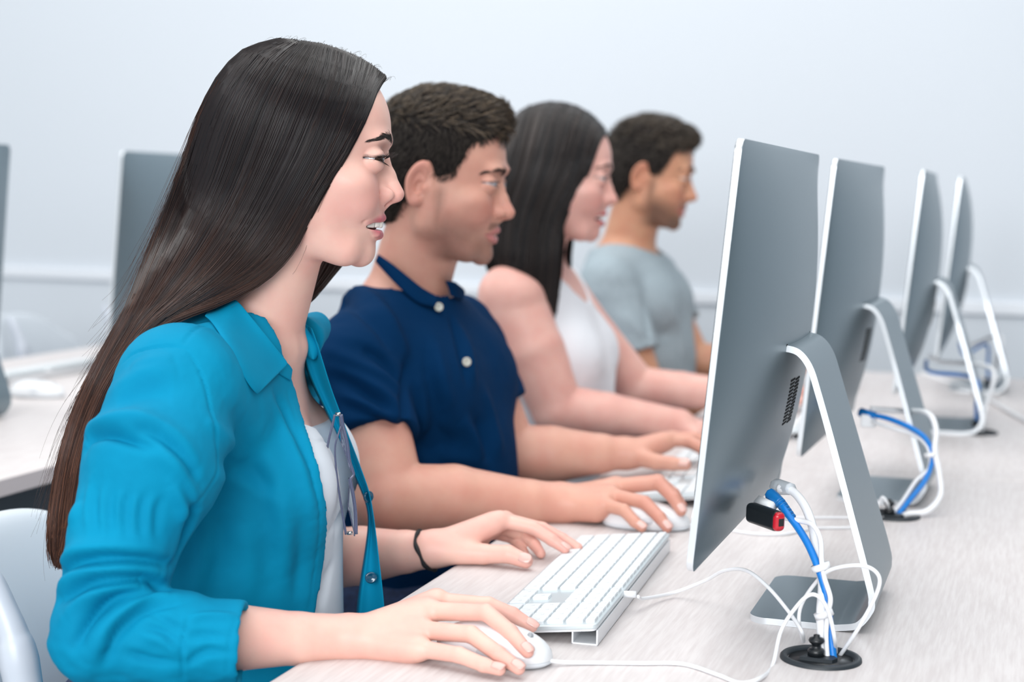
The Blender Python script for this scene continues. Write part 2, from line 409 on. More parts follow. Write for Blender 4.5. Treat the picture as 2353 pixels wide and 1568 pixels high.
K2 = dup(k1, loc=(-.520, 2.352, TZ), label='white keyboard behind the nearest computer, under the hand of the man in navy')
K3 = dup(k1, loc=(-.49, 3.02, TZ), label='blurred white keyboard glimpsed between the nearest two computers')
KL = dup(k1, loc=(-2.16, 3.10, TZ), label='blurred white keyboard in the left background beside the dark hair')
K2.rotation_euler.z = radians(4); K3.rotation_euler.z = radians(3); KL.rotation_euler.z = 0

# ------------------------------------------------------------------ mice
def make_mouse(label):
    t = thing('computer_mouse', label, 'mouse', (0, 0, 0), 'white oval mice')
    L, W, H = .0565, .0305, .033
    nu, nv = 48, 20; V = []; Fc = []
    def shell(z0, zsc, sc_):
        V = []
        for j in range(nv+1):
            ph = (pi/2)*j/nv
            for i in range(nu):
                a = 2*pi*i/nu; ca, sa = cos(a), sin(a)
                e = 2.3; r = (abs(ca)**e+abs(sa)**e)**(-1/e)
                c = cos(ph)**.75 if j < nv else 0
                x = L*r*ca*c*sc_; y = W*r*sa*c*sc_*(1-.06*ca)
                z = z0+zsc*(sin(ph)**.9)*(1-.12*(x/L)-.10*(x/L)**2)
                V.append((x, y, z))
        return V
    V = shell(.0065, H-.0065, 1)
    Fc = [(j*nu+i, j*nu+(i+1) % nu, (j+1)*nu+(i+1) % nu, (j+1)*nu+i) for j in range(nv) for i in range(nu)]
    mesh('shell', V, Fc, M_white, t, local=True)
    V = []; rings = [(.93, .0008), (1.0, .0035), (1.0, .0058), (.985, .0066)]
    for s, z in rings:
        for i in range(nu):
            a = 2*pi*i/nu; ca, sa = cos(a), sin(a); r = (abs(ca)**2.3+abs(sa)**2.3)**(-1/2.3)
            V.append((L*r*ca*s, W*r*sa*s*(1-.06*ca), z))
    Fc = [(j*nu+i, j*nu+(i+1) % nu, (j+1)*nu+(i+1) % nu, (j+1)*nu+i) for j in range(3) for i in range(nu)]+[tuple(range(nu))[::-1]]
    mesh('base', V, Fc, mat('mouse_base', srgb(214, 219, 224), .35), t, local=True)
    mbm = mat('mouse_button', srgb(205, 210, 216), .35)
    for s in (-1, 1):   # oval side buttons
        V, Fc = lathe([(0, .0012), (.0045, .001), (.0055, 0)], 20); V = [(x*1.7+.004, s*(W*.955+z), y*.9+.0125) for x, y, z in V]
        mesh('side_button', V, Fc, mbm, t, local=True)
    V, Fc = lathe([(0, .0032), (.0016, .0027), (.0028, .0012), (.003, 0)], 16, (.036, 0, .0262)); mesh('scroll_ball', V, Fc, mat('grey_scroll_ball', srgb(150, 155, 160), .3), t, local=True)
    return t
m1 = make_mouse('white mouse in the foreground under the right hand of the woman in teal')
m1.location = (-.453, 1.366, TZ); m1.rotation_euler.z = radians(-8)
m2 = dup(m1, loc=(-.458, 1.992, TZ), label='white mouse under the right hand of the man in the navy polo shirt')
m2.rotation_euler.z = radians(4)
mL = dup(m1, loc=tuple(P(86, 912, z=TZ)), label='large blurred white mouse on the desk in the left background')
mL.rotation_euler.z = radians(10)

# ------------------------------------------------------------------ cords
def cord(name, pts, r, m, parent=None, label=None, cat='cable', group=None, n=10, k=10):
    V, Fc = tube(pts, r, k, n); o = mesh(name, V, Fc, m, parent)
    if parent is None: tag(o, label, cat, group)
    return o
def cords_local(name, pts, r, m, root, n=10):
    # pts in world coordinates, root possibly rotated
    V, Fc = tube(pts, r, 10, n); mi = np.array(root.matrix_basis.inverted()); V = np.array(V)@mi[:3, :3].T+mi[:3, 3]
    return mesh(name, V, Fc, m, root, local=True)
rc = .0019
kend = Vector(k1.matrix_basis@Vector((.127, -.078, .0165)))
cords_local('cord', [tuple(kend), P(1480, 1376, z=TZ+.010), P(1550, 1362, z=TZ+.006), P(1620, 1335, y=1.63), P(1665, 1312, y=1.60), P(1715, 1312, y=1.57), P(1765, 1350, y=1.545), P(1815, 1410, y=1.52), P(1842, 1452, y=1.50), P(1846, 1474, z=TZ+.003), P(1836, 1430, y=1.515), P(1842, 1390, y=1.52), P(1870, 1345, y=1.52), P(1905, 1312, y=1.50), P(1960, 1300, y=1.49), P(2000, 1306, y=1.49), P(2021, 1330, y=1.488), P(2012, 1370, y=1.485), P(1975, 1440, y=1.48), P(1932, 1505, z=TZ+.001), P(1928, 1509, z=TZ-.006)], rc, M_cord, k1)
mend = Vector(m1.matrix_basis@Vector((.054, 0, .006)))
cords_local('cord', [tuple(mend), P(1300, 1523, z=TZ+.003), P(1380, 1524, z=TZ+.002), P(1470, 1525, z=TZ+.002), P(1570, 1527, z=TZ+.002), P(1650, 1552, z=TZ+.002), P(1700, 1570, z=TZ+.002), P(1745, 1560, z=TZ+.004), P(1775, 1530, y=1.44), P(1795, 1450, y=1.45), P(1830, 1395, y=1.46), P(1860, 1368, y=1.465), P(1885, 1375, y=1.467), P(1905, 1410, y=1.47), P(1918, 1470, y=1.47), P(1921, 1507, z=TZ-.004)], rc, M_cord, m1)
kend = Vector(K2.matrix_basis@Vector((.127, -.078, .0165)))
cords_local('cord', [tuple(kend), P(1700, 1180, z=TZ+.003), P(1800, 1190, z=TZ+.002), P(1900, 1190, z=TZ+.002), P(1990, 1187, z=TZ+.004), P(2018, 1160, y=2.17), P(2028, 1143, y=2.17), P(2040, 1160, y=2.17), P(2045, 1185, z=TZ-.003)], rc, M_cord, K2)
mend = Vector(m2.matrix_basis@Vector((.054, 0, .006)))
cords_local('cord', [tuple(mend), P(1640, 1212, z=TZ+.002), P(1720, 1226, z=TZ+.002), P(1800, 1228, z=TZ+.002), P(1870, 1215, z=TZ+.002), P(1960, 1212, z=TZ+.002), P(2010, 1196, z=TZ+.002), P(2036, 1188, z=TZ-.002)], rc, M_cord, m2)

def bundle(dx, dy, first, which):
    """cords of one computer; pixel-traced for the first, shifted along the row for the others"""
    s = np.array([dx, dy, 0])
    Q = lambda u, v, y: P(u, v, y=y)+s
    G = np.array([-.163, 1.477, TZ-.004])+s
    # blue network cord
    pts = [Q(1795, 1158, 1.545), Q(1808, 1180, 1.535), Q(1830, 1208, 1.53), Q(1856, 1250, 1.52), Q(1878, 1300, 1.51), Q(1893, 1345, 1.505), Q(1903, 1400, 1.497), Q(1908, 1450, 1.487), tuple(G+[.004, 0, 0])]
    t = thing('network_cable', 'bright blue network cable '+which, 'cable', tuple(np.array(pts[-1])), 'blue network cables')
    cord('cord', pts, .0036, M_blue, t)
    a, b_ = np.array(Q(1770, 1136, 1.56)), np.array(Q(1793, 1156, 1.546))
    V, Fc = tube([a, (a+b_)/2, b_], [.0062, .006, .0052], 8); mesh('plug_boot', V, Fc, M_blue2, t)
    bb = MB()
    for i in range(6):
        c = b_+(np.array(Q(1818, 1188, 1.535))-b_)*(i/5); d = (np.array(Q(1818, 1188, 1.535))-b_)*.08
        V, Fc = tube([c, c+d], .0054-.0002*i, 12, 3); bb.add(V, Fc)
    bb.obj('strain_relief', M_blue2, t, smooth=True)
    # power cord, thick white
    pts = [Q(1790, 1122, 1.585), Q(1822, 1130, 1.575), Q(1850, 1165, 1.56), Q(1868, 1215, 1.545), Q(1874, 1260, 1.53), Q(1886, 1310, 1.515), Q(1890, 1350, 1.508), Q(1886, 1420, 1.49), tuple(G+[-.006, 0, 0])]
    t = thing('power_cord', 'thick white power cord '+which, 'cable', tuple(np.array(pts[-1])), 'white power cords')
    cord('cord', pts, .0044, M_cord, t)
    a, b_ = np.array(Q(1783, 1118, 1.60)), np.array(Q(1818, 1124, 1.575))
    V, Fc = tube([a, a*.7+b_*.3, b_], [.0075, .008, .006], 8); mesh('power_plug', V, Fc, mat('power_plug_plastic', srgb(196, 202, 208), .4), t)
    # thin usb cord
    pts = [Q(1770, 1178, 1.545), Q(1800, 1190, 1.535), Q(1840, 1198, 1.53), Q(1868, 1208, 1.52), Q(1885, 1240, 1.515), Q(1888, 1290, 1.508), Q(1895, 1330, 1.503), Q(1908, 1375, 1.495), Q(1903, 1410, 1.488), Q(1898, 1460, 1.48), tuple(G+[-.001, -.004, 0])]
    t = thing('usb_cable', 'thin white cable looped beside the blue one '+which, 'cable', tuple(np.array(pts[-1])), 'thin white data cables')
    cord('cord', pts, .0024, M_cord, t)
    a, b_ = np.array(Q(1742, 1152, 1.555)), np.array(Q(1776, 1168, 1.542)); ax = (b_-a)/np.linalg.norm(b_-a)
    V, Fc = tube([a, b_], .0062, 4, 2); mesh('usb_plug', V, Fc, M_white, t)
    # cable ties
    for (u, v, y) in ((1886, 1303, 1.508), (1893, 1412, 1.49)):
        c = np.array(Q(u, v, y)); V, Fc = tube([c+[-.001, 0, .0025], c+[.001, 0, -.0025]], .0092, 16, 2)
        o = mesh('cable_tie', V, Fc, M_cord); tag(o, ('upper' if v < 1350 else 'lower')+' white cable tie around the cords '+which, 'cable tie', 'white cable ties')
bundle(0, 0, True, 'hanging from the nearest computer')
# second computer: its own bundle, traced at its own distance
def bundle2():
    Q = lambda u, v, y: P(u, v, y=y)
    G = np.array([-.166, 2.195, TZ-.004])
    which = 'curving from the second computer to its grommet'
    t = thing('network_cable', 'bright blue network cable '+which, 'cable', tuple(G), 'blue network cables')
    cord('cord', [Q(1992, 952, 2.30), Q(2040, 962, 2.28), Q(2095, 985, 2.26), Q(2128, 1010, 2.25), Q(2142, 1050, 2.24), Q(2128, 1100, 2.23), Q(2090, 1150, 2.22), tuple(G+[.004, 0, 0])], .0036, M_blue, t)
    V, Fc = tube([Q(1978, 948, 2.31), Q(2010, 956, 2.295)], [.0068, .0055], 8, 2); mesh('plug_boot', V, Fc, M_blue2, t)
    t = thing('power_cord', 'thick white power cord '+which, 'cable', tuple(G), 'white power cords')
    cord('cord', [Q(2000, 940, 2.32), Q(2070, 945, 2.33), Q(2130, 950, 2.27), Q(2150, 985, 2.25), Q(2148, 1035, 2.24), Q(2158, 1090, 2.23), Q(2160, 1140, 2.22), Q(2130, 1175, 2.20), Q(2085, 1182, 2.19), tuple(G+[.010, .002, 0])], .0042, M_cord, t)
    t = thing('usb_cable', 'thin white cable beside the blue one '+which, 'cable', tuple(G), 'thin white data cables')
    cord('cord', [Q(2005, 970, 2.29), Q(2050, 985, 2.27), Q(2100, 1000, 2.26), Q(2132, 1030, 2.245), Q(2135, 1075, 2.235), Q(2105, 1105, 2.23), Q(2075, 1150, 2.22), tuple(G+[-.004, 0, 0])], .0026, M_cord, t)
    b = MB(); c = Q(1995, 967, 2.30); b.box(c[0]-.010, c[0]+.011, c[1]-.007, c[1]+.007, c[2]-.009, c[2]+.009); b.obj('usb_plug', M_white, t, bevel=.002)
    c = Q(2138, 1045, 2.238); V, Fc = tube([c+[-.0005, 0, .0025], c+[.0005, 0, -.0025]], .0088, 16, 2)
    tag(mesh('cable_tie', V, Fc, M_cord), 'white cable tie around the cords of the second computer', 'cable tie', 'white cable ties')
bundle2()
for (gx, gy, o_, n_) in ((-.085, 3.05, (2128, 830), 'third'), (-.085, 3.80, (2205, 790), 'farthest')):
    G = np.array([gx, gy, TZ-.003]); a = P(*o_, y=gy+.12)
    which = 'looping behind the %s computer' % n_
    tag(cord('network_cable', [a, P(o_[0]+(10 if n_ == 'third' else 12), o_[1]+25, y=gy+.06), G+[-.01, .03, .10], G+[-.004, .01, .05], G], .0036, M_blue), 'blurred blue network cable '+which, 'cable', 'blue network cables')
    tag(cord('power_cord', [a+[.006, 0, .01], a+[.03, 0, .0], G+[.02, .02, .12], G+[.012, .01, .05], G+[.006, 0, 0]], .0042, M_cord), 'blurred white power cord '+which, 'cable', 'white power cords')
tag(cord('power_cord', [P(2118, 858, z=TZ+.03), P(2170, 875, z=TZ+.02), P(2230, 895, z=TZ+.006), P(2300, 935, z=TZ+.005), P(2353, 965, z=TZ+.005), P(2420, 990, z=TZ+.005)], .004, M_cord), 'blurred white cord lying across the desk at the right edge', 'cable')
# black usb dongle with red tip on the nearest computer
a, b_ = np.array(P(1722, 1176, y=1.535)), np.array(P(1797, 1202, y=1.50))
ax = (b_-a)/np.linalg.norm(b_-a); L = np.linalg.norm(b_-a)
si = np.cross(ax, [0, 0, 1.0]); si /= np.linalg.norm(si); up = np.cross(si, ax)
t = thing('usb_stick', 'black usb stick with a red tip plugged into the back of the nearest computer', 'usb stick', tuple((a+b_)/2))
def brick(o, s0, s1, wd, hh, nm, m, bev):
    bb = MB(); V = []
    for s in (s0, s1):
        for p_, q_ in ((-1, -1), (1, -1), (1, 1), (-1, 1)): V.append(a+ax*L*s+si*wd*p_+up*hh*q_)
    bb.add(V, [(0, 3, 2, 1), (4, 5, 6, 7), (0, 1, 5, 4), (1, 2, 6, 5), (2, 3, 7, 6), (3, 0, 4, 7)]); return bb.obj(nm, m, o, bevel=bev, seg=4)
brick(t, 0, .93, .0065, .0098, 'body', M_black, .005)
brick(t, .80, .985, .0060, .0092, 'red_tip', M_red, .005)
brick(t, .86, .99, .0032, .0040, 'tip_window', M_dark, .001)

# ------------------------------------------------------------------ chairs
def make_chair(label, x, y, shell, upper=True):
    t = thing('office_chair', label, 'chair', (x, y, 0), 'office chairs')
    Z = lambda *a: (a[0], a[1], a[2])
    # backrest: gently curved panel with soft thick edges; front faces +x
    rows = []
    for i in range(9):
        s = i/8; z = .45+s*.332; xx = -.200-.105*s+.03*math.sin(pi*s)
        hw = .185+.030*math.sin(pi*min(1, s*1.1))-(.05 if i == 8 else 0)-(.015 if i == 7 else 0)
        row_ = []
        for j in range(9):
            q = -1+2*j/8; row_.append((xx+.055*abs(q)**2.5, q*hw, z-.035*abs(q)**4*(s > .8)))
        rows.append(row_)
    sheet(rows, .034, shell, 'backrest', t, 2, local=True)
    rows = []
    for i in range(6):
        s = i/5; row_ = []
        for j in range(7):
            q = -1+2*j/6; row_.append((-.21+.44*s, q*(.23-.02*abs(2*s-1)), .455-.012*(abs(q)**3)-.02*(s > .9)+.012*(s < .1)))
        rows.append(row_)
    sheet(rows, .055, M_seat, 'seat', t, 2, local=True)
    for sgn in (-1, 1):
        bp = [np.array(P(u_, v_, y=1.288))-np.array((-.815, 1.52, 0)) for u_, v_ in ((-45, 1290), (-18, 1340), (8, 1400), (30, 1460), (44, 1520))]
        bp = [(a_[0], sgn*.232, a_[2]) for a_ in bp]+[(-.07, sgn*.232, .60), (-.05, sgn*.232, .50), (-.03, sgn*.20, .43)]
        V, Fc = tube(bp, [.008, .012, .013, .015, .019, .015, .015, .014], 14, 8)
        mesh('back_bracket', V, Fc, M_chairf, t, local=True)
    V, Fc = tube([(0, 0, .08), (0, 0, .43)], .028, 16, 2); mesh('gas_column', V, Fc, M_blackm, t, local=True)
    for k in range(5):
        a = 2*pi*k/5+.3; V, Fc = tube([(0, 0, .10), (.16*cos(a), .16*sin(a), .085), (.28*cos(a), .28*sin(a), .062)], [.024, .018, .014], 10, 5)
        leg = mesh('leg', V, Fc, M_blackm, t, local=True)
        V, Fc = lathe([(0, -.011), (.026, -.011), (.029, -.006), (.029, .006), (.026, .011), (0, .011)], 20)
        V = [(.28*cos(a)+p_[0]*cos(a), .28*sin(a)+p_[0]*sin(a), .030+p_[1]) if False else (.28*cos(a)+p_[0]*cos(a)-p_[2]*sin(a), .28*sin(a)+p_[0]*sin(a)+p_[2]*cos(a), .030+p_[1]) for p_ in V]
        mesh('caster', V, Fc, M_black, leg, local=True)
    return t
M_seat = mat('blue_seat_fabric', srgb(12, 60, 120), .85)
ch1 = make_chair('silver-grey office chair the woman in the teal shirt sits on', -.815, 1.52, M_chair)
for (x, y, l) in ((-.91, 2.22, 'grey office chair the man in the navy polo shirt sits on'), (-.93, 2.95, 'light office chair the woman in the white top sits on'), (-.95, 3.68, 'grey office chair the man in the grey t-shirt sits on'),
                  (-2.50, 3.95, 'pale grey office chair in the left background, farther one beside the monitor'), (-2.62, 3.42, 'pale grey office chair at the left edge of the background, half cut by the photo')):
    dup(ch1, loc=(x, y, 0), label=l)
# ------------------------------------------------------------------ implicit surfaces (bodies, hands, clothes)
f32 = np.float32
def smin(a, b, k):
    h = np.clip(.5+.5*(b-a)/k, 0, 1); return b*(1-h)+a*h-k*h*(1-h)
def smax(a, b, k): return -smin(-a, -b, k)
def cone(p, a, b, ra, rb):
    """tapered capsule"""
    a = np.asarray(a, f32); b = np.asarray(b, f32); d = b-a; L2 = float(d@d)+1e-12
    t = np.clip((p-a)@d/L2, 0, 1); q = p-a-t[:, None]*d
    return np.sqrt((q*q).sum(1))-(ra+(rb-ra)*t)
def ell(p, c, r, rot=None):
    """ellipsoid, rot = 3x3 whose rows are the local axes"""
    q = p-np.asarray(c, f32)
    if rot is not None: q = q@np.asarray(rot, f32).T
    r = np.asarray(r, f32); k0 = np.sqrt(((q/r)**2).sum(1)); k1 = np.sqrt(((q/(r*r))**2).sum(1))
    return np.where(k1 > 1e-9, k0*(k0-1)/np.maximum(k1, 1e-9), -r.min())
def chain(p, pts, rad, k=.0, f=None):
    for i in range(len(pts)-1):
        c = cone(p, pts[i], pts[i+1], rad[i], rad[i+1])
        f = c if f is None else (smin(f, c, k) if k else np.minimum(f, c))
    return f
def segdist(p, pts):
    """distance to a polyline and the running parameter 0..1"""
    pts = np.asarray(pts, f32); best = np.full(len(p), 9e9, f32); tt = np.zeros(len(p), f32); n = len(pts)-1
    for i in range(n):
        a = pts[i]; d = pts[i+1]-a; t = np.clip((p-a)@d/(d@d+1e-12), 0, 1); q = p-a-t[:, None]*d; s = (q*q).sum(1)
        m = s < best; best = np.where(m, s, best); tt = np.where(m, (i+t)/n, tt)
    return np.sqrt(best), tt
def surface(f, lo, hi, h, lip=1.35, newton=2):
    """sparse surface nets of the implicit f inside the box lo..hi with cell h"""
    lo = np.array(lo, float); hi = np.array(hi, float); B = 10
    nb = np.ceil((hi-lo)/h/B).astype(int); dims = nb*B
    ci = np.stack(np.meshgrid(*[np.arange(n) for n in nb], indexing='ij'), -1).reshape(-1, 3)
    cc = (lo+(ci*B+(B-1)/2)*h).astype(f32); fc = f(cc)
    G = np.empty(dims, f32)
    G.reshape(nb[0], B, nb[1], B, nb[2], B)[...] = fc.reshape(nb[0], 1, nb[1], 1, nb[2], 1)
    act = ci[np.abs(fc) < lip*h*B*.87+h]
    off = np.stack(np.meshgrid(*[np.arange(B)]*3, indexing='ij'), -1).reshape(-1, 3)
    step = 400
    for s in range(0, len(act), step):
        idx = (act[s:s+step, None, :]*B+off[None]).reshape(-1, 3)
        v = f((lo+idx*h).astype(f32)); G[idx[:, 0], idx[:, 1], idx[:, 2]] = v
    S = G < 0; nx, ny, nz = S.shape
    c = np.zeros((nx-1, ny-1, nz-1), np.int8)
    for a in (0, 1):
        for b in (0, 1):
            for d in (0, 1): c += S[a:nx-1+a, b:ny-1+b, d:nz-1+d]
    cells = np.argwhere((c > 0) & (c < 8)); I = np.full(c.shape, -1, np.int32); I[tuple(cells.T)] = np.arange(len(cells))
    acc = np.zeros((len(cells), 3)); cnt = np.zeros(len(cells)); E = [(0, 0, 0), (1, 0, 0), (0, 1, 0), (1, 1, 0), (0, 0, 1), (1, 0, 1), (0, 1, 1), (1, 1, 1)]
    vals = [G[cells[:, 0]+a, cells[:, 1]+b, cells[:, 2]+d] for a, b, d in E]
    for i, j in ((0, 1), (2, 3), (4, 5), (6, 7), (0, 2), (1, 3), (4, 6), (5, 7), (0, 4), (1, 5), (2, 6), (3, 7)):
        va, vb = vals[i], vals[j]; m = (va < 0) != (vb < 0); t = np.where(m, va/np.where(m, va-vb, 1), 0)
        p = np.array(E[i])+t[:, None]*(np.array(E[j])-np.array(E[i])); acc += np.where(m[:, None], p, 0); cnt += m
    V = (lo+(cells+acc/cnt[:, None])*h).astype(f32)
    Q = []
    for ax in range(3):
        sl0 = [slice(1, n-1) for n in S.shape]; sl1 = [slice(1, n-1) for n in S.shape]
        sl0[ax] = slice(0, S.shape[ax]-1); sl1[ax] = slice(1, S.shape[ax])
        A, Bb = S[tuple(sl0)], S[tuple(sl1)]; e = np.argwhere(A != Bb)
        if len(e) == 0: continue
        flip = A[tuple(e.T)]
        e = e+[0 if i == ax else 1 for i in range(3)]
        o1 = [0, 0, 0]; o2 = [0, 0, 0]; o1[(ax+1) % 3] = -1; o2[(ax+2) % 3] = -1; o1 = np.array(o1); o2 = np.array(o2)
        q = np.stack([I[tuple((e+o1+o2).T)], I[tuple((e+o2).T)], I[tuple(e.T)], I[tuple((e+o1).T)]], 1)
        q = np.where(flip[:, None], q, q[:, ::-1]); Q.append(q)
    Q = np.vstack(Q); Q = Q[(Q >= 0).all(1)]
    for _ in range(newton):
        e = h*.35; v0 = f(V); g = np.stack([f(V+np.array(o, f32)*e)-v0 for o in ((1, 0, 0), (0, 1, 0), (0, 0, 1))], 1)/e
        st = -(v0/np.maximum((g*g).sum(1), .25))[:, None]*g; ln = np.linalg.norm(st, axis=1); st *= np.minimum(1, .7*h/np.maximum(ln, 1e-9))[:, None]
        V = V+st.astype(f32)
    return V, Q.astype(np.int32)
def normals(V, Q):
    a, b, c, d = (V[Q[:, i]] for i in range(4)); n = np.cross(c-a, d-b); N = np.zeros_like(V)
    for i in range(4): 
        for k in range(3): N[:, k] += np.bincount(Q[:, i], n[:, k], len(V))
    return N/(np.linalg.norm(N, axis=1)[:, None]+1e-12)
def relax(V, Q, it=1, w=.5):
    e = np.vstack([Q[:, [0, 1]], Q[:, [1, 2]], Q[:, [2, 3]], Q[:, [3, 0]]]); n = len(V)
    for _ in range(it):
        S = np.stack([np.bincount(e[:, 0], V[e[:, 1], k], n)+np.bincount(e[:, 1], V[e[:, 0], k], n) for k in range(3)], 1)
        c = np.bincount(e[:, 0], minlength=n)+np.bincount(e[:, 1], minlength=n)
        V = (V*(1-w)+w*S/np.maximum(c, 1)[:, None]).astype(f32)
    return V
def relax_where(V, Q, mask, it=6, w=.5):
    for _ in range(it):
        R_ = relax(V, Q, 1, w); V = np.where(mask[:, None], R_, V)
    return V.astype(f32)
def cast(f, u, v, d0, d1, n=140):
    """first hit of pixel rays (arrays u,v) with the implicit surface; returns points and hit mask"""
    u = np.atleast_1d(np.asarray(u, float)); v = np.atleast_1d(np.asarray(v, float))
    Rr = Fv[None]+((u-1176.5)/FPX)[:, None]*Rv-((v-784)/FPX)[:, None]*Uv
    ts = np.linspace(d0, d1, n); best = np.full(len(u), np.nan); mind = np.full(len(u), 9e9); mt = np.full(len(u), d0)
    prev = None
    for t in ts:
        val = f((CAM+Rr*t).astype(f32)); m = np.isnan(best)
        if prev is not None:
            hit = m & (val < 0) & (prev >= 0); tt = t-(ts[1]-ts[0])*(-val/np.maximum(prev-val, 1e-9)); best = np.where(hit, tt, best)
        near = m & (val < mind); mind = np.where(near, val, mind); mt = np.where(near, t, mt); prev = val
    ok = ~np.isnan(best); t = np.where(ok, best, mt)
    return CAM+Rr*t[:, None], ok
def vnoise(p, scale, seed=0):
    """smooth value noise -1..1"""
    q = p*scale; i = np.floor(q).astype(np.int64); fr = (q-i); w_ = fr*fr*(3-2*fr); r = 0
    for a in (0, 1):
        for b in (0, 1):
            for c in (0, 1):
                h = ((i[:, 0]+a)*73856093 ^ (i[:, 1]+b)*19349663 ^ (i[:, 2]+c)*83492791 ^ (seed*2654435761)) & 0xffffffff
                h = (h ^ (h >> 13))*1274126177 & 0xffffffff; h = (h ^ (h >> 16)) & 0xffff
                r = r+(h/32767.5-1)*(w_[:, 0] if a else 1-w_[:, 0])*(w_[:, 1] if b else 1-w_[:, 1])*(w_[:, 2] if c else 1-w_[:, 2])
    return r.astype(f32)

# ------------------------------------------------------------------ skin and hair materials
def skin_mat(name, base, warm, lips, stub=(.05, .035, .028)):
    m = mat(name, base, .46, sss=(.16, (1.0, .36, .20), .006), spec=.4); n = m.node_tree; b = n.nodes['Principled BSDF']
    def at(k):
        a = n.nodes.new('ShaderNodeAttribute'); a.attribute_name = k; return a.outputs['Fac']
    def mix(fac, c1, c2, sc_=1):
        x = n.nodes.new('ShaderNodeMix'); x.data_type = 'RGBA'
        if sc_ != 1:
            mm = n.nodes.new('ShaderNodeMath'); mm.operation = 'MULTIPLY'; mm.inputs[1].default_value = sc_; n.links.new(fac, mm.inputs[0]); fac = mm.outputs[0]
        n.links.new(fac, x.inputs[0])
        if isinstance(c1, tuple): x.inputs[6].default_value = (*c1, 1)
        else: n.links.new(c1, x.inputs[6])
        x.inputs[7].default_value = (*c2, 1); return x.outputs[2]
    tcn = n.nodes.new('ShaderNodeTexCoord'); no = n.nodes.new('ShaderNodeTexNoise'); no.inputs['Scale'].default_value = 28; no.inputs['Detail'].default_value = 3
    n.links.new(tcn.outputs['Object'], no.inputs[0]); rp = n.nodes.new('ShaderNodeMapRange'); rp.inputs[1].default_value = .35; rp.inputs[2].default_value = .7; rp.inputs[4].default_value = .45; n.links.new(no.outputs[0], rp.inputs[0])
    c = mix(rp.outputs[0], base, warm)
    c = mix(at('flush'), c, warm, .8)
    c = mix(at('lip'), c, lips)
    no2 = n.nodes.new('ShaderNodeTexNoise'); no2.inputs['Scale'].default_value = 900; no2.inputs['Detail'].default_value = 2; n.links.new(tcn.outputs['Object'], no2.inputs[0])
    mr_ = n.nodes.new('ShaderNodeMapRange'); mr_.inputs[1].default_value = .3; mr_.inputs[2].default_value = .7; mr_.inputs[3].default_value = .55; mr_.inputs[4].default_value = 1.0; n.links.new(no2.outputs[0], mr_.inputs[0])
    ml = n.nodes.new('ShaderNodeMath'); ml.operation = 'MULTIPLY'; n.links.new(at('beard'), ml.inputs[0]); n.links.new(mr_.outputs[0], ml.inputs[1])
    c = mix(ml.outputs[0], c, stub)
    c = mix(at('liner'), c, (.02, .012, .010))
    c = mix(at('nail'), c, tuple(min(1, x*1.0+y) for x, y in zip(base, (.10, .12, .13))), .75)
    n.links.new(c, b.inputs['Base Color'])
    bp = n.nodes.new('ShaderNodeBump'); bp.inputs['Strength'].default_value = .12; bp.inputs['Distance'].default_value = .0006; n.links.new(no2.outputs[0], bp.inputs['Height']); n.links.new(bp.outputs[0], b.inputs['Normal'])
    return m
def hair_mat(name, col, tip=None, rough=.32, spec_=.5):
    m = mat(name, col, rough, spec=spec_); n = m.node_tree; b = n.nodes['Principled BSDF']
    a = n.nodes.new('ShaderNodeAttribute'); a.attribute_name = 'tint'
    x = n.nodes.new('ShaderNodeMix'); x.data_type = 'RGBA'; x.inputs[6].default_value = (*col, 1); x.inputs[7].default_value = (*(tip or col), 1)
    n.links.new(a.outputs['Fac'], x.inputs[0]); n.links.new(x.outputs[2], b.inputs['Base Color'])
    b.inputs['Anisotropic'].default_value = .0
    return m
M_eye = mat('eye_white', srgb(176, 172, 176), .12, spec=.6)
M_teeth = mat('teeth', srgb(240, 236, 228), .2, coat=.3)
M_iris = mat('iris_brown', (.035, .018, .010), .15, coat=.3)
M_irisb = mat('iris_grey', (.10, .13, .16), .1, coat=1)
M_pupil = mat('pupil', (.003, .003, .003), .1, coat=1)
M_mouth = mat('mouth_inside', (.12, .02, .02), .5)

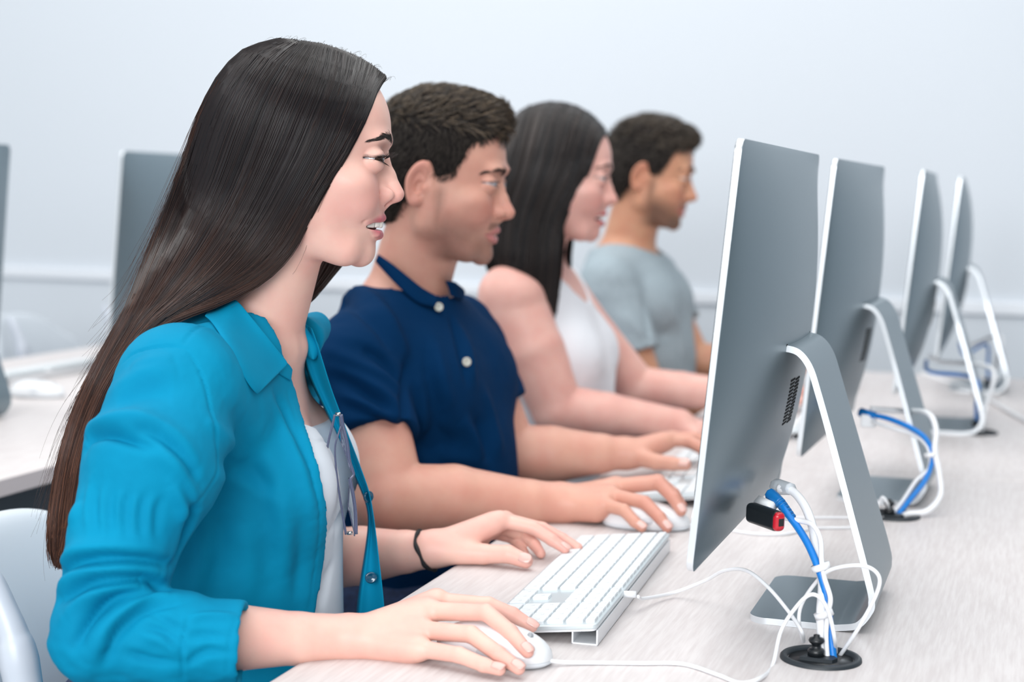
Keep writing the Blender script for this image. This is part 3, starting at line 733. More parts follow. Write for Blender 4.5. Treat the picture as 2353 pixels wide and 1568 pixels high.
# ------------------------------------------------------------------ head (local metres: x forward, y left, z up, eyes at z = 0)
MM = .001
def head_field(o):
    """o: dict of options; returns f(p) on local points"""
    s = o.get('jaw', 1.0); smile = o.get('smile', 0.)
    dz = o.get('chin_z', -.0945); cx = o.get('chin_x', .068); tip = o.get('tip', (.0985, -.033)); tr = o.get('tip_r', .0085)
    brow = o.get('brow', 0.)
    def f(p):
        q = p.copy(); q[:, 1] = np.abs(q[:, 1])
        g = ell(q, (-.007, 0, .027), (.0945, .0765, o.get('vz', .0855)))
        g = smin(g, ell(q, (-.035, 0, -.005), (.062, .068, .065)), .02)
        g = smin(g, ell(q, (.024, 0, -.034), (.0575, .0620*s, .062)), .018)
        g = smin(g, cone(q, (.002, .048*s, -.060), (.050, .024*s, -.090), .0165, .0165), .018)
        g = smin(g, cone(q, (.002, .050*s, -.062), (-.002, .056*s, -.020), .0165, .014), .016)
        g = smin(g, ell(q, (.060, 0, -.060), (.0275, .030, .030)), .016)
        g = smin(g, ell(q, (cx, 0, dz), (.0165, .019, .0165)), .014)
        g = smin(g, cone(q, (.052, .024, -.094), (.020, .030, -.088), .0145, .016), .014)
        g = smin(g, ell(q, (.056, .036, -.026), (.023, .024, .018)), .014)
        g = smin(g, ell(q, (.061, .031, -.042), (.019+.002*smile, .019, .018+.003*smile)), .012)
        g = smin(g, ell(q, (.072+brow, .018, .020), (.0165, .024, .009)), .010)
        # eye sockets and lids
        g = smax(g, -ell(q, (.090, .030, .0005), (.0135, .0155, .0125)), .010)
        ew = np.array((.0735, .0310, -.0005))
        g = smin(g, ell(q, ew, (.0137, .0140, .0137)), .004)
        # nose
        n = cone(q, (.0825, 0, .004), (tip[0]-.0085, 0, tip[1]+.018), .0052, .0060)
        n = smin(n, cone(q, (tip[0]-.0085, 0, tip[1]+.018), (tip[0], 0, tip[1]), .0060, tr), .005)
        n = smin(n, ell(q, (tip[0]-.0105, .0112, tip[1]-.0015), (.0095, .0058, .0072)), .004)
        n = smin(n, cone(q, (tip[0]-.004, 0, tip[1]-.005), (tip[0]-.013, 0, tip[1]-.0105), .0048, .0048), .004)
        g = smin(g, cone(q, (.074, 0, .002), (.079, 0, -.038), .0095, .0145), .006)
        g = smin(g, n, .0065)
        g = smax(g, -ell(q, (tip[0]-.0065, .0062, tip[1]-.0105), (.0052, .0026, .0042)), .0015)
        # crease behind the wing of the nose (nasolabial fold)
        nl, t_ = segdist(q, [(.079, .0175, tip[1]-.001), (.0745, .0255+.003*smile, -.050), (.070, .0300+.003*smile, -.062)])
        g = g+(.0012+.0014*smile)*np.exp(-(nl/.0032)**2)*(1-.4*t_)
        # lips
        cz = o.get('mouth_z', -.0650); cy = .0225+.006*smile; cxm = .0745-.001*smile
        up = [(cxm, cy, cz+.0030*smile), (.0845, .012, cz+.0052), (.0872, .0035, cz+.0066), (.0868, 0, cz+.0060)]
        gap = o.get('gap', 0.)
        lo_ = [(cxm, cy, cz+.0027*smile), (.0835, .012, cz-.0062-gap), (.0850, 0, cz-.0085-gap)]
        ur = .84-.06*smile; g = smin(g, chain(q, up, [.0018*ur, .0036*ur, .0044*ur, .0042*ur], .002), .0035)
        g = smin(g, chain(q, lo_, [.0018, .0042*(.86+.14*smile), .0052*(.86+.14*smile)], .002), .0035)
        ml, t_ = segdist(q, [(cxm+.001, cy+.001, cz+.0025*smile), (.088, .012, cz-.0012), (.0925, 0, cz-.0010)])
        if gap:
            g = smax(g, -ell(q, (.078, 0, cz-.0012-gap*.45), (.018, cy-.0005, .0034+gap*.62)), .0018)
        else:
            g = g+.0024*np.exp(-(ml/.0016)**2)
        # ear
        if o.get('ear', True):
            e0 = np.array((-.010, .0745, -.010)); c_, s_ = cos(.22), sin(.22)
            r = q-e0; ex = r[:, 0]*c_+r[:, 2]*s_*-1; ez = r[:, 0]*s_+r[:, 2]*c_; ey = r[:, 1]+.35*(ex)   # flares out to the back
            rx = .0168-.004*np.clip(-ez/.03, 0, 1); k = np.sqrt((ex/rx)**2+(ez/.0295)**2)
            disc = smax((k-1)*.016, np.abs(ey-.0012)-.0028, .002)
            rim = np.sqrt(((k-.89)*.0165)**2+(ey-.0055)**2)-.0031
            disc = smin(disc, rim+.004*np.clip((ex-.004)/.01, 0, 1)*(ez > -.02), .003)
            anti = np.sqrt(((np.sqrt(((ex+.002)/.0095)**2+((ez-.002)/.018)**2)-1)*.011)**2+(ey-.0042)**2)-.0024
            disc = smin(disc, np.where(ex < .006, anti, 1), .002)
            disc = smax(disc, -ell(np.stack([ex, ey, ez], 1).astype(f32), (.001, .0065, -.004), (.0070, .0085, .0090)), .0015)
            disc = smin(disc, ell(np.stack([ex, ey, ez], 1).astype(f32), (.0095, .004, -.004), (.004, .004, .0055)), .003)
            disc = smin(disc, ell(np.stack([ex, ey, ez], 1).astype(f32), (.003, .004, -.0235), (.0075, .0042, .0075)), .003)
            g = smin(g, disc, .004)
        # almond opening of the lids
        op = o.get('lid', 1.)
        dy = q[:, 1]-.0312; ta = np.clip(1-(dy/.0146)**2, 0, 1); up_ = .0055*op*ta; dn = -.0046*op*ta
        zz = q[:, 2]+.0002-.05*dy
        slot = np.maximum(np.maximum(zz-up_, dn-zz), np.maximum(.0645-q[:, 0], np.abs(dy)-.0142))
        g = np.where(slot < .004, smax(g, -slot, .0010), g)
        # lid crease
        cl = np.abs(zz-(up_+.0030)); g = g+.0010*np.exp(-(cl/.0010)**2)*np.clip(1-(dy/.0125)**2, 0, 1)*np.clip((q[:, 0]-.070)/.003, 0, 1)
        return g
    return f
def Rmat(yaw, pitch, roll=0):
    """local->world: pitch > 0 tips the face down"""
    cy, sy, cp, sp_, cr_, sr = cos(yaw), sin(yaw), cos(pitch), sin(pitch), cos(roll), sin(roll)
    Z = np.array([[cy, -sy, 0], [sy, cy, 0], [0, 0, 1]]); Y = np.array([[cp, 0, sp_], [0, 1, 0], [-sp_, 0, cp]]); X = np.array([[1, 0, 0], [0, cr_, -sr], [0, sr, cr_]])
    return Z@Y@X
class Frame:
    def __init__(s, loc_pt, world_pt, yaw, pitch, roll=0, scale=1.):
        s.R = Rmat(yaw, pitch, roll); s.s = scale; s.o = np.array(world_pt)-s.R@(np.array(loc_pt)*scale)
    def w(s, p): return np.asarray(p)*s.s@s.R.T+s.o
    def l(s, p): return ((np.asarray(p)-s.o)@s.R/s.s).astype(f32)

def eyes(fr, root, iris=None, look=(0, 0)):
    for sy in (1, -1):
        c = np.array((.0732, .0310*sy, -.0005)); rr = .0122
        rot = Rmat(radians(look[0]), radians(look[1]))
        def ball(prof, mt, nm, par):
            V, Fc = lathe(prof, 32); V = np.array(V); V = np.stack([V[:, 2], V[:, 0], V[:, 1]], 1)@rot.T+c
            return mesh(nm, fr.w(V), Fc, mt, par)
        a = np.linspace(.5, pi, 24); e = ball([(rr*sin(t), rr*cos(t)) for t in a], M_eye, 'eyeball', root)
        a = np.linspace(0.16, .53, 8); ball([(rr*1.02*sin(t), rr*1.02*cos(t)) for t in a], iris or M_iris, 'iris', e)
        a = np.linspace(0, .18, 4); ball([(rr*1.025*sin(t), rr*1.025*cos(t)) for t in a], M_pupil, 'pupil', e)
def strands(curves, r0, r1=None, k=3):
    """many thin tubes as one V,F; curves: (n, m, 3); r0 root radius (n,), taper to r1"""
    C = np.asarray(curves, f32); n, m, _ = C.shape; r0 = np.broadcast_to(r0, (n,)); 
    T = np.gradient(C, axis=1); T /= np.linalg.norm(T, axis=2, keepdims=True)+1e-9
    ref = np.array([.31, .9, .25], f32); A = np.cross(T, ref); A /= np.linalg.norm(A, axis=2, keepdims=True)+1e-9; Bn = np.cross(T, A)
    tp = np.linspace(0, 1, m); rad = r0[:, None]*(1-(1-(.25 if r1 is None else r1))*tp[None]**2)
    V = np.empty((n, m, k, 3), f32)
    for j in range(k):
        th = 2*pi*j/k; V[:, :, j] = C+rad[..., None]*(cos(th)*A+sin(th)*Bn)
    base = (np.arange(n)*m*k)[:, None, None]+(np.arange(m-1)*k)[None, :, None]+np.arange(k)[None, None, :]
    nx = (np.arange(n)*m*k)[:, None, None]+(np.arange(m-1)*k)[None, :, None]+((np.arange(k)+1) % k)[None, None, :]
    Q = np.stack([base, nx, nx+k, base+k], -1).reshape(-1, 4)
    return V.reshape(-1, 3), Q.astype(np.int32)
def join(parts):
    Vs, Qs, n = [], [], 0
    for V, Q in parts: Vs.append(V); Qs.append(Q+n); n += len(V)
    return np.vstack(Vs), np.vstack(Qs)
def brows(fr, f_head, root, hm, thick=1., pts=None, n=260, seed=3):
    r = np.random.default_rng(seed); pts = np.array(pts or [(.0845, .0105, .0215), (.083, .020, .0228), (.076, .034, .0240), (.064, .046, .0185)])
    sp_ = spline(pts, 20)
    for sy in (1, -1):
        C = []
        for i in range(n):
            t = r.random()**.9; b = sp_[int(t*(len(sp_)-1))].copy(); wd = (.0042*(1-t)+.0014)*thick
            b[2] += r.normal(0, .33)*wd; b[2] += .0; tg = sp_[min(len(sp_)-1, int(t*(len(sp_)-1))+3)]-sp_[max(0, int(t*(len(sp_)-1))-3)]; tg /= np.linalg.norm(tg)
            d = tg*.8+np.array((0, 0, .55*(1-t)-.15)); d /= np.linalg.norm(d); L = .0055*(.7+.5*r.random())
            c = np.array([b+d*L*s for s in np.linspace(0, 1, 5)]); c[:, 1] *= sy; C.append(c)
        C = np.array(C, f32); sh = C.shape; p = C.reshape(-1, 3)
        for _ in range(4):      # snap onto the skin
            v = f_head(p); p[:, 0] -= v*1.1*np.ones(len(p))
        C = p.reshape(sh); C[:, :, 0] += np.linspace(.0002, .0009, 5)[None]
        V, Q = strands(fr.w(C.reshape(-1, 3)).reshape(sh), .00019*thick**.5)
        mesh('eyebrow', V, Q, hm, root, attrs={'tint': np.zeros(len(V))})
def lashes(fr, root, hm, L=.008, n=46, r=.00022, seed=5, op=1.):
    rg = np.random.default_rng(seed)
    for sy in (1, -1):
        C = []
        for up in (1, 0):
            for i in range(n if up else n//2):
                t = rg.random()*1.9-.95; dy = t*.0130
                if up: z = .0055*op*(1-t*t)+.05*dy; Ls = L*(.75+.35*max(0, t)+.1*rg.random())
                else: z = -.0046*op*(1-t*t)+.05*dy; Ls = L*.45
                x = .0735+math.sqrt(max(0, .0140**2-dy**2-z*z))
                b = np.array((x, .0312+dy, z)); d = np.array((1.0, .75*t+.15, .10 if up else -.35)); d /= np.linalg.norm(d)
                c = np.array([b+d*Ls*s+np.array((0, 0, (.55 if up else -.2)*Ls*s*s)) for s in np.linspace(0, 1, 6)]); c[:, 1] *= sy; C.append(c)
        C = np.array(C); V, Q = strands(fr.w(C.reshape(-1, 3)).reshape(C.shape), r, .2)
        mesh('eyelashes', V, Q, hm, root, attrs={'tint': np.zeros(len(V))})
def face_attrs(pl, o, beard=0., mous=0.):
    """albedo masks on local points"""
    q = pl.copy(); q[:, 1] = np.abs(q[:, 1]); smile = o.get('smile', 0.); cz = o.get('mouth_z', -.0650); cy = .0225+.006*smile; gap = o.get('gap', 0.)
    d1, _ = segdist(q, [(.0735, cy, cz+.0030*smile), (.0865, .012, cz+.0048), (.0905, .0035, cz+.0064), (.0905, 0, cz+.0058)])
    d2, _ = segdist(q, [(.0735, cy, cz+.0027*smile), (.0860, .012, cz-.0060-gap), (.0895, 0, cz-.0085-gap)])
    side = np.clip(q[:, 1]/cy, 0, 1)
    lip = np.clip(1.6-d1/(.0052-.0026*side), 0, 1); lip = np.maximum(lip, np.clip(1.6-d2/(.0062-.0034*side), 0, 1))
    fl = np.exp(-(((q-np.array((.068, .036, -.036)))/np.array((.030, .022, .020)))**2).sum(1))
    fl = np.maximum(fl, .7*np.exp(-(((q-np.array((.102, 0, -.034)))/.014)**2).sum(1)))
    fl = np.maximum(fl, .8*np.clip(1-np.abs(q[:, 1]-.083)/.012, 0, 1)*(np.abs(q[:, 0]+.012) < .025)*(np.abs(q[:, 2]+.01) < .034))
    bd = np.zeros(len(q), f32)
    if beard:
        a = np.clip((-.040-q[:, 2]-.50*np.clip(q[:, 0]-.02, -.03, .1)+.012)/.034, 0, 1)*np.clip((q[:, 0]+.002)/.030, 0, 1)
        a = np.maximum(a, .8*np.clip(1-np.abs(q[:, 0]-.018)/.012, 0, 1)*np.clip((.0-q[:, 2])/.02, 0, 1)*(q[:, 2] > -.07))
        a = a*np.clip((.1175+q[:, 2])/.012, 0, 1)
        m_ = np.clip((.0265-q[:, 1])/.004, 0, 1)*np.clip((q[:, 2]-(cz+.004))/.003, 0, 1)*np.clip((-.0505-q[:, 2]+.0)/.004, 0, 1)*(q[:, 0] > .07)
        bd = np.maximum(a*beard, m_*mous)*(1-lip)
    op = o.get('lid', 1.); dy = q[:, 1]-.0312; ta = np.clip(1-(dy/.0146)**2, 0, 1); zz = q[:, 2]+.0002-.05*dy
    li = np.clip(2.0-np.abs(zz-.0055*op*ta-.0006)/.0014, 0, 1)*np.clip((.0150-np.abs(dy))/.003, 0, 1)*(q[:, 0] > .063); li = np.maximum(li, .45*np.clip(1.6-np.abs(zz+.0046*op*ta)/.0010, 0, 1)*np.clip((.0140-np.abs(dy))/.003, 0, 1)*(q[:, 0] > .063))
    return {'lip': lip*(q[:, 0] > .06), 'flush': fl, 'beard': bd, 'liner': li*o.get('liner', .6)}
# ------------------------------------------------------------------ person helpers
def person(V, Q, mt, label, base, attrs):
    base = np.array(base, float); o = mesh('person', np.asarray(V)-base.astype(f32), Q, mt, attrs=attrs); o.location = base
    tag(o, label, 'person', 'people at the computers'); return o
def cat_attrs(lst):
    keys = ('lip', 'flush', 'beard', 'nail', 'liner'); out_ = {k: [] for k in keys}
    for n, a in lst:
        for k in keys: out_[k].append(np.asarray(a.get(k, np.zeros(n)), f32))
    return {k: np.concatenate(v) for k, v in out_.items()}
def folds(V, N, lst, lim=None):
    """lst: (polyline 3d, width, height) ; height>0 ridge, <0 crease, measured along the normal"""
    D = np.zeros(len(V), f32)
    for pl, w_, h in lst:
        pl = np.asarray(pl, f32); lo = pl.min(0)-3*w_; hi = pl.max(0)+3*w_
        m = ((V > lo) & (V < hi)).all(1)
        if not m.any(): continue
        d, t = segdist(V[m], pl); e = np.sin(np.clip(t, 0.02, .98)*pi)**.5
        D[m] += h*e*np.exp(-(d/w_)**2)
    D = np.clip(D, -.0105 if lim is None else lim, .013)
    return (V+N*D[:, None]).astype(f32)
def pxfold(f, px, w_, h, d0, d1):
    px = spline(px, 4) if len(px) > 2 else np.array(px, float)
    p, ok = cast(f, px[:, 0], px[:, 1], d0, d1); return (p, w_, h)
def hand_field(J, palm=.0105, k=.006, s=1.):
    """J: dict wrist, elbow?, fingers: list of [mcp,pip,dip,tip]; thumb: [cmc,mcp,ip,tip]"""
    fg = J['fingers']; W = np.array(J['wrist']); R_ = J.get('radii', [.0094, .0096, .0090, .0080])
    def f(p):
        g = None
        # palm: fan from wrist to every knuckle
        for i, q in enumerate(fg):
            a = W+(np.array(q[0])-W)*.12+np.array(J.get('fan', (0, 0, 0)))*(i-1.5)/1.5
            c = cone(p, a, q[0], palm*1.08*s, palm*.98*s); g = c if g is None else smin(g, c, .010*s)
        if 'palmc' in J:
            for a, b, r0, r1 in J['palmc']: g = smin(g, cone(p, a, b, r0, r1), .010)
        for i, q in enumerate(fg):
            r = R_[i]*s; c = cone(p, q[0], q[1], r*1.10, r*.97)
            c = smin(c, cone(p, q[1], q[2], r*.99, r*.88), .002); c = smin(c, cone(p, q[2], q[3], r*.90, r*.72), .002)
            g = smin(g, c, k*.55) if i else smin(g, c, k*.55)
        t = J.get('thumb')
        if t is not None:
            c = cone(p, t[0], t[1], .0150*s, .0118*s); c = smin(c, cone(p, t[1], t[2], .0113*s, .0102*s), .003); 
            c = smin(c, cone(p, t[2], t[3], .0104*s, .0082*s), .002); g = smin(g, c, .009*s)
        return g
    return f
def arm_field(pts, rad, flat=None):
    def f(p):
        g = None
        for i in range(len(pts)-1):
            c = cone(p, pts[i], pts[i+1], rad[i], rad[i+1]); g = c if g is None else smin(g, c, .004)
        return g
    return f
def nails_attr(V, J, view=None, rr=.0062):
    a = np.zeros(len(V), f32)
    for q, up in J.get('nails', []):
        c = np.array(q); d = np.linalg.norm(V-c, axis=1); a = np.maximum(a, np.clip(1.8-d/(rr*.62), 0, 1))
    return a
def fingernail(c, along, up, w_, l, root, mt):
    """a small curved plate on the fingertip"""
    along = np.array(along, float); along /= np.linalg.norm(along); up = np.array(up, float); up -= along*(up@along); up /= np.linalg.norm(up); sd = np.cross(up, along)
    V = []; n = 9; m = 9
    for i in range(m):
        s = -1+2*i/(m-1)
        for j in range(n):
            t = -1+2*j/(n-1)
            hw = w_*(1-.35*max(0, s)**3-.25*max(0, -s)**4)
            V.append(np.array(c)+along*l*s*(1-.18*t*t*(s > 0))+sd*hw*t+up*(-.0022*t*t-.0007*s*s*(1 if s > 0 else .6)))
    F_ = [(i*n+j, i*n+j+1, (i+1)*n+j+1, (i+1)*n+j) for i in range(m-1) for j in range(n-1)]
    o = mesh('fingernail', V, F_, mt, root); sdm = o.modifiers.new('s', 'SOLIDIFY'); sdm.thickness = .0004; return o
M_nail = mat('fingernail', (.72, .43, .38), .22, coat=.3, sss=(.1, (1, .4, .3), .003))
def teeth(fr, root, cz=-.0645, xf=.0845, n=5, dz=0, wd=.0072, h=.0088):
    b = []
    for sy in (1, -1):
        y = .0002
        for i in range(n):
            w_ = (.0086, .0068, .0076, .0068, .0066)[i]*.5; yc = y+w_; y += 2*w_
            x = xf-(yc/.026)**2*.017; ang = -math.atan2(2*yc*.017/.026**2, 1)
            u, v = np.meshgrid(np.linspace(-1, 1, 11), np.linspace(-1, 1, 13)); u = u.ravel(); v = v.ravel()
            px = .0022*(np.maximum(0, 1-np.abs(u)**3.5)**.5)*(np.maximum(0, 1-np.abs(v)**5)**.5); hh = h*(1, .92, 1.02, .88, .8)[i]*.5
            yy = u*w_*.97*(1-.10*np.maximum(0, v)); zz = v*hh
            X = x+px*cos(ang)-yy*sin(ang)*-1*0+yy*math.tan(ang)*.9; Y = (yc+yy)
            V = np.stack([X, sy*Y, cz+.0035+dz+zz], 1); Fc = [(r*11+c, r*11+c+1, (r+1)*11+c+1, (r+1)*11+c) for r in range(12) for c in range(10)]
            mesh('tooth', fr.w(V), Fc, M_teeth, root)
    # dark mouth interior behind the teeth
    V, Fc = lathe([(0, .010), (.008, .0095), (.014, .006), (.016, 0), (.014, -.006), (0, -.009)], 24); V = np.array(V)
    V = np.stack([V[:, 2]*1.3+.0695, V[:, 0]*1.2, V[:, 1]*.62+cz-.001], 1); mesh('mouth_lining', fr.w(V), Fc, M_mouth, root)

# ================================================================== woman in the teal shirt
SK1 = skin_mat('skin_light_tan', srgb(231, 186, 171), srgb(222, 154, 144), srgb(192, 106, 114))
HM1 = hair_mat('hair_dark_brown', (.008, .0075, .009), (.21, .085, .048), .28, .40)
HMb = hair_mat('brow_hair', (.022, .014, .012), None, .6)
M_teal = mat('teal_cotton', srgb(0, 134, 172), .8, spec=.12, bump=((1, 1, 1), 900, .12, .0004), var=((1, 1, 1), 14, srgb(0, 127, 165), 4))
M_tee = mat('white_jersey', srgb(214, 221, 230), .8, bump=((1, 1, 1), 1400, .1, .0003))
M_jean = mat('navy_denim', srgb(14, 32, 66), .8, bump=((1, 1, 1), 900, .3, .0004), var=((1, 1, 1), 120, srgb(24, 48, 88), 3))
H1 = dict(liner=1., vz=.0815, smile=1., gap=.0026, ear=False, chin_x=.0670, chin_z=-.0950, tip=(.0985, -.0325), tip_r=.0088, jaw=.97, lid=.64)
fr1 = Frame((.0925, 0, 0), P(903, 372, d=1.655), radians(19), radians(5))
hf1 = head_field(H1)
W1 = lambda *a: fr1.w(np.array(a, float))
nb1 = P(690, 748, d=1.66)+np.array((-.055, .002, -.012))
SHn, SHf = np.array((-.752, 1.362, .948)), np.array((-.828, 1.655, .955))
TA, TC = radians(14), np.array((-.80, 1.505, 0), f32)
RT = np.array([[cos(TA), -sin(TA), 0], [sin(TA), cos(TA), 0], [0, 0, 1]], f32)
def torso1(p, o=0.):
    p = (p-TC)@RT+TC
    g = ell(p, (-.805, 1.505, .845), (.100, .138, .190))
    g = smin(g, cone(p, (-.800, 1.395, .945), (-.800, 1.615, .945), .048, .048), .05)
    g = smin(g, cone(p, (-.80, 1.505, .80), (-.80, 1.50, .64), .100, .112), .05)
    g = smin(g, cone(p, (-.81, 1.44, .60), (-.81, 1.57, .60), .105, .105), .05)
    for y in (1.445, 1.570): g = smin(g, ell(p, (-.735, y, .853), (.062, .060, .066)), .030)
    return g-o
nk_top = W1(-.012, 0, -.070)
def neck1(p):
    g = cone(p, nk_top, nb1, .0465, .050)
    g = smin(g, cone(p, nb1+[-.02, 0, -.008], SHn+[0, .03, -.002], .038, .032), .035); g = smin(g, cone(p, nb1+[-.02, 0, -.008], SHf+[0, -.03, -.002], .038, .032), .035)
    # clavicles
    g = smin(g, cone(p, nb1+[.045, -.012, -.012], nb1+[.02, -.11, .0], .008, .007), .018); g = smin(g, cone(p, nb1+[.045, .012, -.012], nb1+[.02, .11, .0], .008, .007), .018)
    return g
def up1(p): return smin(torso1(p), neck1(p), .030)
def hn1(p): return smin(hf1(fr1.l(p)), smin(neck1(p), torso1(p), .03), .014)
c0 = W1(0, 0, 0)
parts = []; at = []
V, Q = surface(hn1, (-.905, c0[1]-.19, .870), (c0[0]+.125, c0[1]+.17, c0[2]+.130), .0014 if HQ else .0024)
pl = fr1.l(V); a = face_attrs(pl, H1); at.append((len(V), a)); parts.append((V, Q))
V, Q = surface(lambda p: up1(p)+.002, (-.95, 1.28, .60), (-.62, 1.73, c0[2]-.130), .005); at.append((len(V), {})); parts.append((V, Q))
# right arm and hand on the mouse
Wr = P(789, 1466, y=1.33)
rJ = dict(wrist=Wr+[.004, 0, 0], fingers=[
    [P(1003, 1382, y=1.392), P(1122, 1391, y=1.402), P(1178, 1413, y=1.406), P(1222, 1440, y=1.408)],
    [P(985, 1405, y=1.370), P(1117, 1408, y=1.362), P(1172, 1453, y=1.350), P(1212, 1498, y=1.338)],
    [P(966, 1448, y=1.348), P(1082, 1458, y=1.340), P(1146, 1504, y=1.324), P(1192, 1537, y=1.316)],
    [P(962, 1491, y=1.328), P(1055, 1506, y=1.318), P(1112, 1529, y=1.310), P(1148, 1540, y=1.306)]],
    thumb=[P(850, 1455, y=1.372), P(960, 1478, y=1.415), P(1060, 1490, y=1.425), P(1120, 1505, y=1.420)],
    palmc=[(P(820, 1480, y=1.337), P(940, 1505, y=1.337), .0150, .0120), (P(810, 1455, y=1.36), P(930, 1470, y=1.39), .016, .013)], radii=[.0078, .0082, .0080, .0074])
rh = hand_field(rJ, .0125)
El = P(250, 1475, d=1.41)
ra = arm_field([El, El*.5+Wr*.5+[0, 0, .002], Wr*.8+El*.2, Wr], [.035, .0305, .0235, .0215])
rf = lambda p: smin(rh(p), ra(p), .012)
lo = np.minimum(El, Wr)-.06; hi = P(1250, 1380, y=1.44)+.03; hi[2] = .83
V, Q = surface(rf, (lo[0], 1.17, .69), (hi[0], 1.46, .84), .0014 if HQ else .002); at.append((len(V), {'flush': .45*np.clip((V[:, 0]+.44)/.03, 0, 1)})); parts.append((V, Q))
# left arm and hand at the keyboard
Wl = P(984, 1264, d=1.845)
T_ = lambda u, v, dd: P(u, v, d=1.845+dd)
lJ = dict(wrist=Wl, fingers=[
    [T_(1150, 1196, .022), T_(1226, 1214, .020), T_(1268, 1241, .012), T_(1298, 1262, .008)],
    [T_(1160, 1196, .045), T_(1246, 1216, .046), T_(1292, 1240, .038), T_(1327, 1259, .030)],
    [T_(1140, 1212, .066), T_(1205, 1228, .062), T_(1228, 1252, .045), T_(1243, 1273, .030)],
    [T_(1120, 1222, .082), T_(1175, 1236, .078), T_(1196, 1256, .060), T_(1206, 1272, .046)]],
    thumb=[T_(1030, 1268, -.006), T_(1110, 1274, -.008), T_(1168, 1274, -.018), T_(1208, 1290, -.026)], radii=[.0080, .0082, .0078, .0070],
    palmc=[(T_(1020, 1258, .0), T_(1130, 1205, .018), .0175, .0120), (T_(1015, 1262, .01), T_(1095, 1238, .05), .018, .014)])
lh = hand_field(lJ, .0115)
Ell = np.array((-.845, 1.735, .705))
la = arm_field([SHf+[-.01, .01, -.06], Ell, Ell*.45+Wl*.55, Wl*.85+Ell*.15, Wl], [.038, .040, .034, .0245, .0212])
lf = lambda p: smin(lh(p), la(p), .012)
V, Q = surface(lf, (-.93, 1.62, .64), (-.45, 1.92, .86), .0016 if HQ else .0024); at.append((len(V), {'flush': .5*np.clip((V[:, 0]+.56)/.05, 0, 1)})); parts.append((V, Q))
V, Q = join(parts)
g1 = person(V, Q, SK1, 'smiling woman with long dark hair in an open teal shirt, nearest the camera', (-.80, 1.50, 0), cat_attrs(at))
eyes(fr1, g1, look=(-46, 5)); brows(fr1, hf1, g1, HMb, 1.15, n=620); lashes(fr1, g1, HMb, .0100, 170, .00018, op=.64); teeth(fr1, g1, xf=.0868, dz=-.0030, h=.0100)
vd = -Fv
for c, n_, J in ((rJ, (0, 1, 2, 3), 'r'), (lJ, (0,), 'l')):
    for i in n_:
        q = c['fingers'][i]; al = q[3]-q[2]; al /= np.linalg.norm(al); upv = np.array((.25, -.35, .9)) if J == 'r' else np.array((.2, -.1, 1.))
        rad = c['radii'][i]*.80; uu = upv-al*(upv@al); uu /= np.linalg.norm(uu)
        fingernail(q[3]-al*.0005+uu*rad*1.02, al, uu, .0052, .0066, g1, M_nail)
q = lJ['thumb']; al = q[3]-q[2]; al /= np.linalg.norm(al); upv = np.array((.15, -.75, .75)); uu = upv-al*(upv@al); uu /= np.linalg.norm(uu); fingernail(q[3]+uu*.0088, al, uu, .0066, .0080, g1, M_nail)
# hair of the woman in teal
M_under = mat('hair_under_layer', (.010, .008, .008), .85, spec=.1)
def under(o, nq):
    o.data.materials.append(M_under); a = np.zeros(len(o.data.polygons), np.int32); a[:nq] = 1; o.data.polygons.foreach_set('material_index', a)
def hull1(p):
    q = fr1.l(p)
    g = ell(q, (-.010, 0, .031), (.0955, .0850, .0850))
    g = smin(g, ell(q, (-.002, 0, -.030), (.052, .0800, .072)), .02)
    g = smin(g, ell(q, (-.040, 0, -.030), (.066, .076, .080)), .03)
    g = smin(g, cone(p, P(560, 560, d=1.640), P(450, 660, d=1.625), .060, .050), .03)
    g = smin(g, cone(p, P(450, 650, d=1.615), P(340, 745, d=1.600), .046, .032), .03)
    g = smin(g, cone(p, P(345, 735, d=1.590), P(238, 890, d=1.580), .030, .0215), .015)
    g = smin(g, cone(p, P(238, 885, d=1.580), P(172, 1060, d=1.575), .0215, .018), .01)
    g = smin(g, cone(p, P(172, 1060, d=1.575), P(146, 1200, d=1.57), .018, .0125), .01)
    g = smin(g, cone(p, P(146, 1200, d=1.57), P(136, 1290, d=1.57), .0125, .005), .01)
    return g
GU = [
 [(886,178),(866,208),(842,268),(806,338),(772,395),(738,450),(708,505),(682,558),(650,602),(598,648),(520,690),(430,722),(365,752),(318,788),(272,850),(240,910),(215,965),(198,1020),(186,1090),(176,1150),(160,1230),(142,1300)],
 [(832,138),(818,196),(792,270),(760,345),(722,415),(684,480),(650,540),(612,590),(560,636),(480,682),(400,722),(345,762),(300,812),(262,868),(232,925),(208,980),(192,1040),(180,1110),(170,1170),(156,1240),(141,1300)],
 [(757,108),(742,178),(705,270),(672,350),(632,430),(592,505),(552,565),(505,620),(450,668),(395,710),(345,750),(305,798),(268,850),(236,905),(212,960),(192,1020),(178,1080),(168,1140),(160,1200),(150,1250),(140,1300)],
 [(702,98),(658,150),(610,240),(575,330),(540,420),(500,500),(460,570),(415,635),(372,690),(330,735),(295,785),(262,835),(232,888),(208,940),(188,995),(170,1055),(158,1110),(150,1170),(145,1220),(140,1260),(138,1300)],
 [(652,93),(594,122),(535,200),(495,290),(465,380),(435,465),(400,545),(365,615),(332,680),(300,738),(268,790),(238,842),(212,895),(190,945),(170,1000),(154,1060),(143,1120),(135,1180),(131,1230),(132,1265),(136,1300)],
 [(634,94),(560,118),(502,178),(457,265),(430,345),(400,430),(366,520),(331,610),(297,700),(272,748),(246,795),(222,842),(200,888),(180,936),(162,990),(146,1050),(134,1110),(125,1170),(120,1225),(121,1265),(130,1302)]]
GA = np.array([spline(g, 4) if False else np.array([np.interp(np.linspace(0, 1, 40), np.linspace(0, 1, len(spline(g, 6))), spline(g, 6)[:, k]) for k in (0, 1)]).T for g in GU])  # 6,40,2
